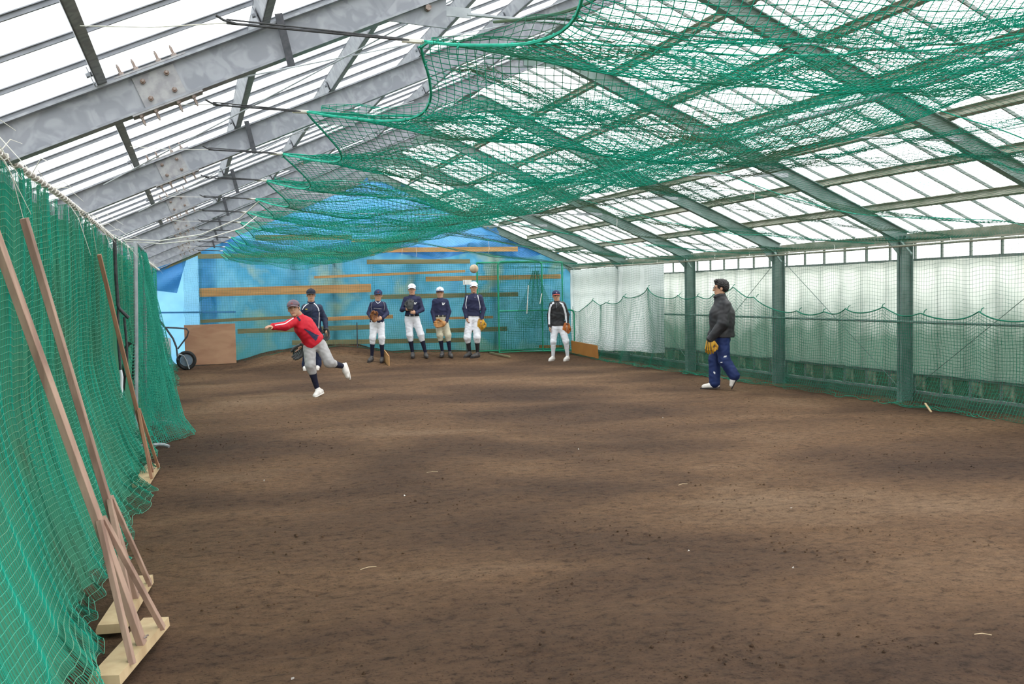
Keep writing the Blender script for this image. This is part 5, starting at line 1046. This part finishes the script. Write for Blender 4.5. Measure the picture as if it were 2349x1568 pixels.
POSE['b3'] = {'head': (-0.101, 0.000, 1.471), 'neck': (-0.101, 0.000, 1.364), 'shL': (0.038, 0.000, 1.276), 'shR': (-0.234, 0.000, 1.276), 'elL': (0.101, 0.000, 1.036), 'elR': (-0.275, 0.000, 1.036), 'wrL': (0.032, -0.100, 0.815), 'wrR': (-0.237, -0.100, 0.815), 'hdL': (-0.013, -0.140, 0.758), 'hdR': (-0.202, -0.140, 0.745), 'pel': (-0.095, 0.020, 0.922), 'hipL': (-0.025, 0.020, 0.859), 'hipR': (-0.152, 0.020, 0.859), 'knL': (0.057, -0.030, 0.505), 'knR': (-0.120, -0.030, 0.505), 'anL': (0.095, 0.020, 0.133), 'anR': (-0.076, 0.020, 0.145), 'toL': (0.139, -0.130, 0.025), 'toR': (-0.107, -0.130, 0.044), 'hlL': (0.095, 0.050, 0.038), 'hlR': (-0.069, 0.050, 0.051)}
POSE['b4'] = {'head': (0.038, -0.020, 1.595), 'neck': (0.038, 0.000, 1.457), 'shL': (0.184, 0.000, 1.365), 'shR': (-0.115, 0.000, 1.365), 'elL': (0.253, 0.000, 1.104), 'elR': (-0.176, 0.000, 1.120), 'wrL': (0.199, -0.080, 0.859), 'wrR': (-0.141, -0.060, 0.913), 'hdL': (0.192, -0.100, 0.752), 'hdR': (-0.110, -0.100, 0.798), 'pel': (0.015, 0.030, 0.951), 'hipL': (0.092, 0.030, 0.874), 'hipR': (-0.061, 0.030, 0.874), 'knL': (0.092, -0.060, 0.460), 'knR': (-0.130, -0.060, 0.460), 'anL': (0.100, 0.030, 0.123), 'anR': (-0.084, 0.040, 0.146), 'toL': (-0.046, -0.100, 0.023), 'toR': (-0.199, -0.050, 0.031), 'hlL': (0.123, 0.050, 0.038), 'hlR': (-0.061, 0.060, 0.054)}
POSE['b5'] = {'head': (-0.041, 0.000, 1.447), 'neck': (-0.026, 0.000, 1.340), 'shL': (0.118, 0.000, 1.258), 'shR': (-0.148, 0.000, 1.258), 'elL': (0.201, 0.020, 1.022), 'elR': (-0.195, 0.020, 1.033), 'wrL': (0.191, -0.050, 0.803), 'wrR': (-0.195, -0.040, 0.768), 'hdL': (0.189, -0.070, 0.726), 'hdR': (-0.195, -0.060, 0.691), 'pel': (-0.006, 0.020, 0.809), 'hipL': (0.071, 0.020, 0.738), 'hipR': (-0.083, 0.020, 0.738), 'knL': (0.165, -0.030, 0.431), 'knR': (-0.118, -0.030, 0.431), 'anL': (0.195, 0.030, 0.100), 'anR': (-0.130, 0.030, 0.100), 'toL': (0.124, -0.110, 0.024), 'toR': (-0.207, -0.110, 0.030), 'hlL': (0.207, 0.050, 0.030), 'hlR': (-0.124, 0.050, 0.030)}
def at_ground(x, y): return (x, y, float(gz(x, y)))
def patch(parent, target, polys, m, name):
    """flat printed mark on the chest; polygons in local (x, z)"""
    bv = BVHTree.FromPolygons([v.co for v in target.data.vertices], [p.vertices for p in target.data.polygons]); s = MB()
    for pl in polys:
        vs = []
        for (x, z) in pl:
            h = bv.ray_cast(Vector((x, -1.2, z)), Vector((0, 1, 0))); vs.append(Vector((x, (h[0].y if h[0] else -.1)-.006, z)))
        s.add(vs, [tuple(range(len(vs)))])
    s.build(name, M[m], target)
def ch(E_, n): return [o for o in E_.children if o.name.split('.')[0] == n][0]
def letter(cx, cz, w_, h):       # the slanted two-stroke crest on the chest
    x0, x1, z0, z1 = cx-w_/2, cx+w_/2, cz-h/2, cz+h/2; t = w_*.24
    return [[(x0+.0, z1), (x0+t*1.9, z1), (x0+t*2.1, z1-h*.25), (x0+t*.3, z1-h*.22)], [(x0+t*1.1, z1), (x0+t*2.2, z1), (x0+t*1.5, z0), (x0+t*.4, z0)],
            [(x0+t*.9, z0+h*.55), (x0+t*2.0, z0+h*.62), (x1-t*1.2, z0), (x1-t*2.2, z0)], [(x1-t*1.1, z1-h*.1), (x1+t*.2, z1), (x1-t*1.4, z0), (x1-t*2.5, z0)], [(x1-t*1.3, z1-h*.1), (x1+t*.3, z1), (x1+t*.2, z1-h*.2), (x1-t*1.2, z1-h*.28)]]
# 1 pitcher
E1, J1, q = person(POSE['pitcher'], at_ground(1.785, 15.313), 'boy in red jacket and grey knee trousers lunging forward after throwing', face=(-.18, -1, .05), tilt=(-.14, 0, 1), hs=1.02, build=1.04, top=('red', .024, 'jacket'), pants=('greycloth', .016), sock='sock', shoe=('shoewhite', 'shoewhite'),
    cap=('capgrey', 'capgrey', 'capred'), collar=('red', .016), deep=1.15, gloved='L', palm={'R': (0, .2, -1), 'L': (-1, 0, 0)}, hem=.05)
jk = ch(E1, 'jacket'); strip(E1, jk, [(-.335, 1.215), (-.46, 1.135), (-.60, 1.118)], .014, 'white')
strip(E1, jk, [(-.186, 1.046), (-.10, .985), (-.045, .935), (.010, .895)], lambda t: .008+.085*t, 'navy', 'side_panel'); strip(E1, jk, [(-.285, 1.235), (-.24, 1.17)], .03, 'navy', 'shoulder_panel')
g_ = place_glove(E1, J1['wrL'], (-.35, .0, -.9), (-.6, -.5, 0), 'g_black', 'black fielding glove hanging below the jacket of the boy in red', .5, s=1.1)
# 2 navy jacket
E2, J2, q = person(POSE['navy'], at_ground(2.284, 20.7), 'boy in navy track suit and black cap standing behind the boy in red', hs=1.03, build=1.12, top=('navy_shine', .012, 'jacket'), pants=('navy_shine', .018), sock=None, shoe=('shoewhite', 'shoewhite'), cap=('capblack', 'capblack', None),
    collar=('navy_shine', .020), pants_end='ankle', gloved='L', palm={'R': (1, 0, 0), 'L': (-1, 0, 0)}, hem=.09)
jk = ch(E2, 'jacket'); strip(E2, jk, [(-.02, 1.37), (-.07, 1.34), (-.115, 1.30), (-.15, 1.24)], .018, 'white'); strip(E2, jk, [(.085, 1.37), (.13, 1.33), (.17, 1.27), (.185, 1.20)], .018, 'white')
strip(E2, jk, [(.19, 1.18), (.185, 1.05), (.17, .85)], .022, 'greycloth'); strip(E2, jk, [(.032, 1.36), (.032, .75)], .006, 'steel_dark', 'zip')
patch(E2, jk, [[(-.10, 1.245), (-.05, 1.235), (-.045, 1.25), (-.08, 1.26)], [(-.09, 1.225), (-.06, 1.24), (-.04, 1.262), (-.06, 1.25)]], 'gold', 'chest_mark')
place_glove(E2, J2['wrL'], (.12, 0, -1), (-.5, -.8, 0), 'g_black', 'black glove on the hand of the boy in navy track suit', .4)
# 3 short boy with brown mitt
E3, J3, q = person(POSE['b1'], at_ground(3.731, 21.3), 'shortest boy, navy cap and piped navy shirt, holding a brown mitt at his belt', hs=.97, build=.92, top=('navy', .010, 'shirt'), pants=('white', .014), sock='sock', shoe=('shoeblack', 'sole'), cap=('capnavy', 'capnavy', 'capred'),
    collar=('navy', .008), gloved='R', palm={'R': (.3, 1, .2), 'L': (-.4, 1, 0)}, hem=.03, bag=1.25)
jk = ch(E3, 'shirt'); strip(E3, jk, [(.02, 1.33), (.055, 1.28), (.075, 1.27), (.11, 1.285), (.135, 1.33)], .010, 'white', 'piping'); strip(E3, jk, [(-.045, 1.30), (-.075, 1.20), (-.06, 1.10)], .006, 'greycloth', 'piping')
strip(E3, jk, [(.20, 1.30), (.215, 1.20), (.20, 1.10)], .006, 'greycloth', 'piping'); strip(E3, jk, [(-.02, 1.165), (.15, 1.15)], .008, 'greycloth', 'chest_print')
place_glove(E3, V3_((.0, -.20, .91)), (-.45, -.35, .8), (.75, -.8, .1), 'g_brown', 'brown mitt held at the belt of the shortest boy', .5, 'capred')
# 4 boy with black glove at chest
E4, J4, q = person(POSE['b2'], at_ground(4.822, 21.9), 'boy in white cap clasping a black glove against his navy shirt', hs=.98, build=1.0, top=('navy', .010, 'shirt'), pants=('white', .014), sock='sock', shoe=('shoeblack', 'sole'), cap=('white', 'white', 'greycloth'),
    collar=('sock', .010), gloved='R', palm={'R': (.2, 1, 0), 'L': (-.2, 1, 0)}, hem=-.01, bag=1.2)
jk = ch(E4, 'shirt'); patch(E4, jk, letter(-.062, 1.232, .075, .052), 'reflect', 'chest_letter')
place_glove(E4, V3_((-.18, -.255, 1.11)), (.05, .12, 1), (0, 1, 0), 'g_black', 'black glove held upright on the chest of a white capped boy', .3)
# 5 boy in cream trousers
E5, J5, q = person(POSE['b3'], at_ground(5.442, 21.9), 'boy in cream trousers and long sleeved navy shirt, mitt held low in front', hs=.97, build=.95, top=('navy', .009, 'shirt'), pants=('cream', .015), sock='sock', shoe=('shoeblack', 'sole'), cap=('white', 'capnavy', 'capnavy'),
    collar=('navy', .009), gloved='L', palm={'R': (1, .3, 0), 'L': (-1, .3, 0)}, hem=-.01, bag=1.25)
jk = ch(E5, 'shirt'); patch(E5, jk, letter(-.030, 1.215, .075, .052), 'reflect', 'chest_letter')
place_glove(E5, V3_((-.03, -.17, .77)), (-.95, -.1, -.18), (.1, -.9, .4), 'g_tan', 'tan mitt held low in front of cream trousers', .8)
for E_, J_, nm in ((E4, J4, 0), (E5, J5, 1)):
    s = MB(); c_ = J_['pel']; bl_ = .137 if nm == 0 else .132; s.tube([c_+V3_(((bl_+.012)*math.cos(a), .0+.122*math.sin(a), .020)) for a in np.linspace(0, 2*math.pi, 25)[:-1]], .017, 6, closed=True); s.build('belt', M['black'], E_)
    s = MB(); 
    for dx in (-.045, .05): s.beam(c_+V3_((dx, -.142, -.01)), c_+V3_((dx, -.142, .045)), .014, .006, side=(1, 0, 0))
    s.build('belt_loops', M['white' if nm == 0 else 'cream'], E_)
# 6 tall boy with yellow glove
E6, J6, q = person(POSE['b4'], at_ground(6.067, 21.8), 'tall boy in plain white cap and navy pullover, yellow glove hanging at his side', hs=1.0, build=1.03, top=('navy', .014, 'pullover'), pants=('white', .017), sock='blackcloth', shoe=('shoeblack', 'sole'), cap=('white', 'white', None),
    collar=('greycloth', .010), gloved='L', palm={'R': (1, 0, 0), 'L': (-1, 0, 0)}, hem=.0, bag=1.3)
jk = ch(E6, 'pullover'); strip(E6, jk, [(-.115, 1.41), (-.13, 1.33), (-.145, 1.26), (-.15, 1.20), (-.135, 1.12)], .016, 'white'); strip(E6, jk, [(.125, 1.42), (.14, 1.34), (.16, 1.25), (.175, 1.17), (.17, 1.08)], .016, 'white')
strip(E6, jk, [(.05, 1.375), (.075, 1.37)], .010, 'greycloth', 'chest_mark')
place_glove(E6, J6['wrL']+V3_((-.01, -.01, 0)), (-.1, -.12, -1), (.15, .95, 0), 'g_yellow', 'bright yellow glove hanging beside white trousers of the tall boy', .5, 'navy', s=1.02)
# 7 boy beside the screens
E7, J7, q = person(POSE['b5'], at_ground(7.762, 20.75), 'boy in white trousers and socks and black jacket beside the green screens', face=(.10, -1, 0), hs=.97, build=.97, top=('blackcloth', .012, 'jacket'), pants=('white', .011), sock='whitesock', shoe=('shoewhite', 'shoewhite'), cap=('capnavy', 'capred', 'white'),
    collar=('blackcloth', .018), gloved='L', palm={'R': (1, 0, 0), 'L': (-1, 0, 0)}, hem=.02)
jk = ch(E7, 'jacket'); strip(E7, jk, [(-.09, 1.305), (-.15, 1.27), (-.185, 1.18), (-.205, 1.04), (-.205, .82)], .040, 'white'); strip(E7, jk, [(.04, 1.315), (.095, 1.27), (.135, 1.17), (.165, 1.05), (.17, .85)], .042, 'white')
strip(E7, jk, [(-.03, 1.30), (-.03, 1.17)], .005, 'pipe', 'zip')
place_glove(E7, J7['wrL']+V3_((0, 0, .01)), (-.22, -.05, -1), (-.25, .95, 0), 'g_orange', 'orange mitt hanging from the hand of the boy beside the green screens', .6, s=1.08)
# 8 coach
E8, J8, q = person(POSE['coach'], at_ground(7.62, 13.50), 'man in black windbreaker, glasses and dark blue track trousers walking left', face=(-1, -.05, -.02), hs=1.0, build=1.13, top=('blackcloth', .036, 'windbreaker'), pants=('trouser', .020), sock='whitesock', shoe=('shoewhite', 'sole'), cap=None, hairlong=True, glasses=True,
    collar=('blackcloth', .030), deep=1.32, pants_end='ankle', gloved='L', palm={'R': (1, 0, 0), 'L': (.3, .9, 0)}, hem=.03)
jk = ch(E8, 'windbreaker'); tr_ = ch(E8, 'trousers'); patch(E8, tr_, [[(.115, .505), (.16, .51), (.165, .535), (.125, .53)], [(.07, .42), (.10, .425), (.10, .44), (.072, .436)], [(-.035, .26), (-.01, .235), (-.005, .265), (-.03, .285)]], 'reflect', 'reflective_mark')
place_glove(E8, J8['wrL']+V3_((0, -.01, 0)), (-.12, -.1, -1), (.3, .9, 0), 'g_yellow', 'yellow glove with dark finger gaps on the hand of the man in black', .35, gap_shade=True, s=.92)
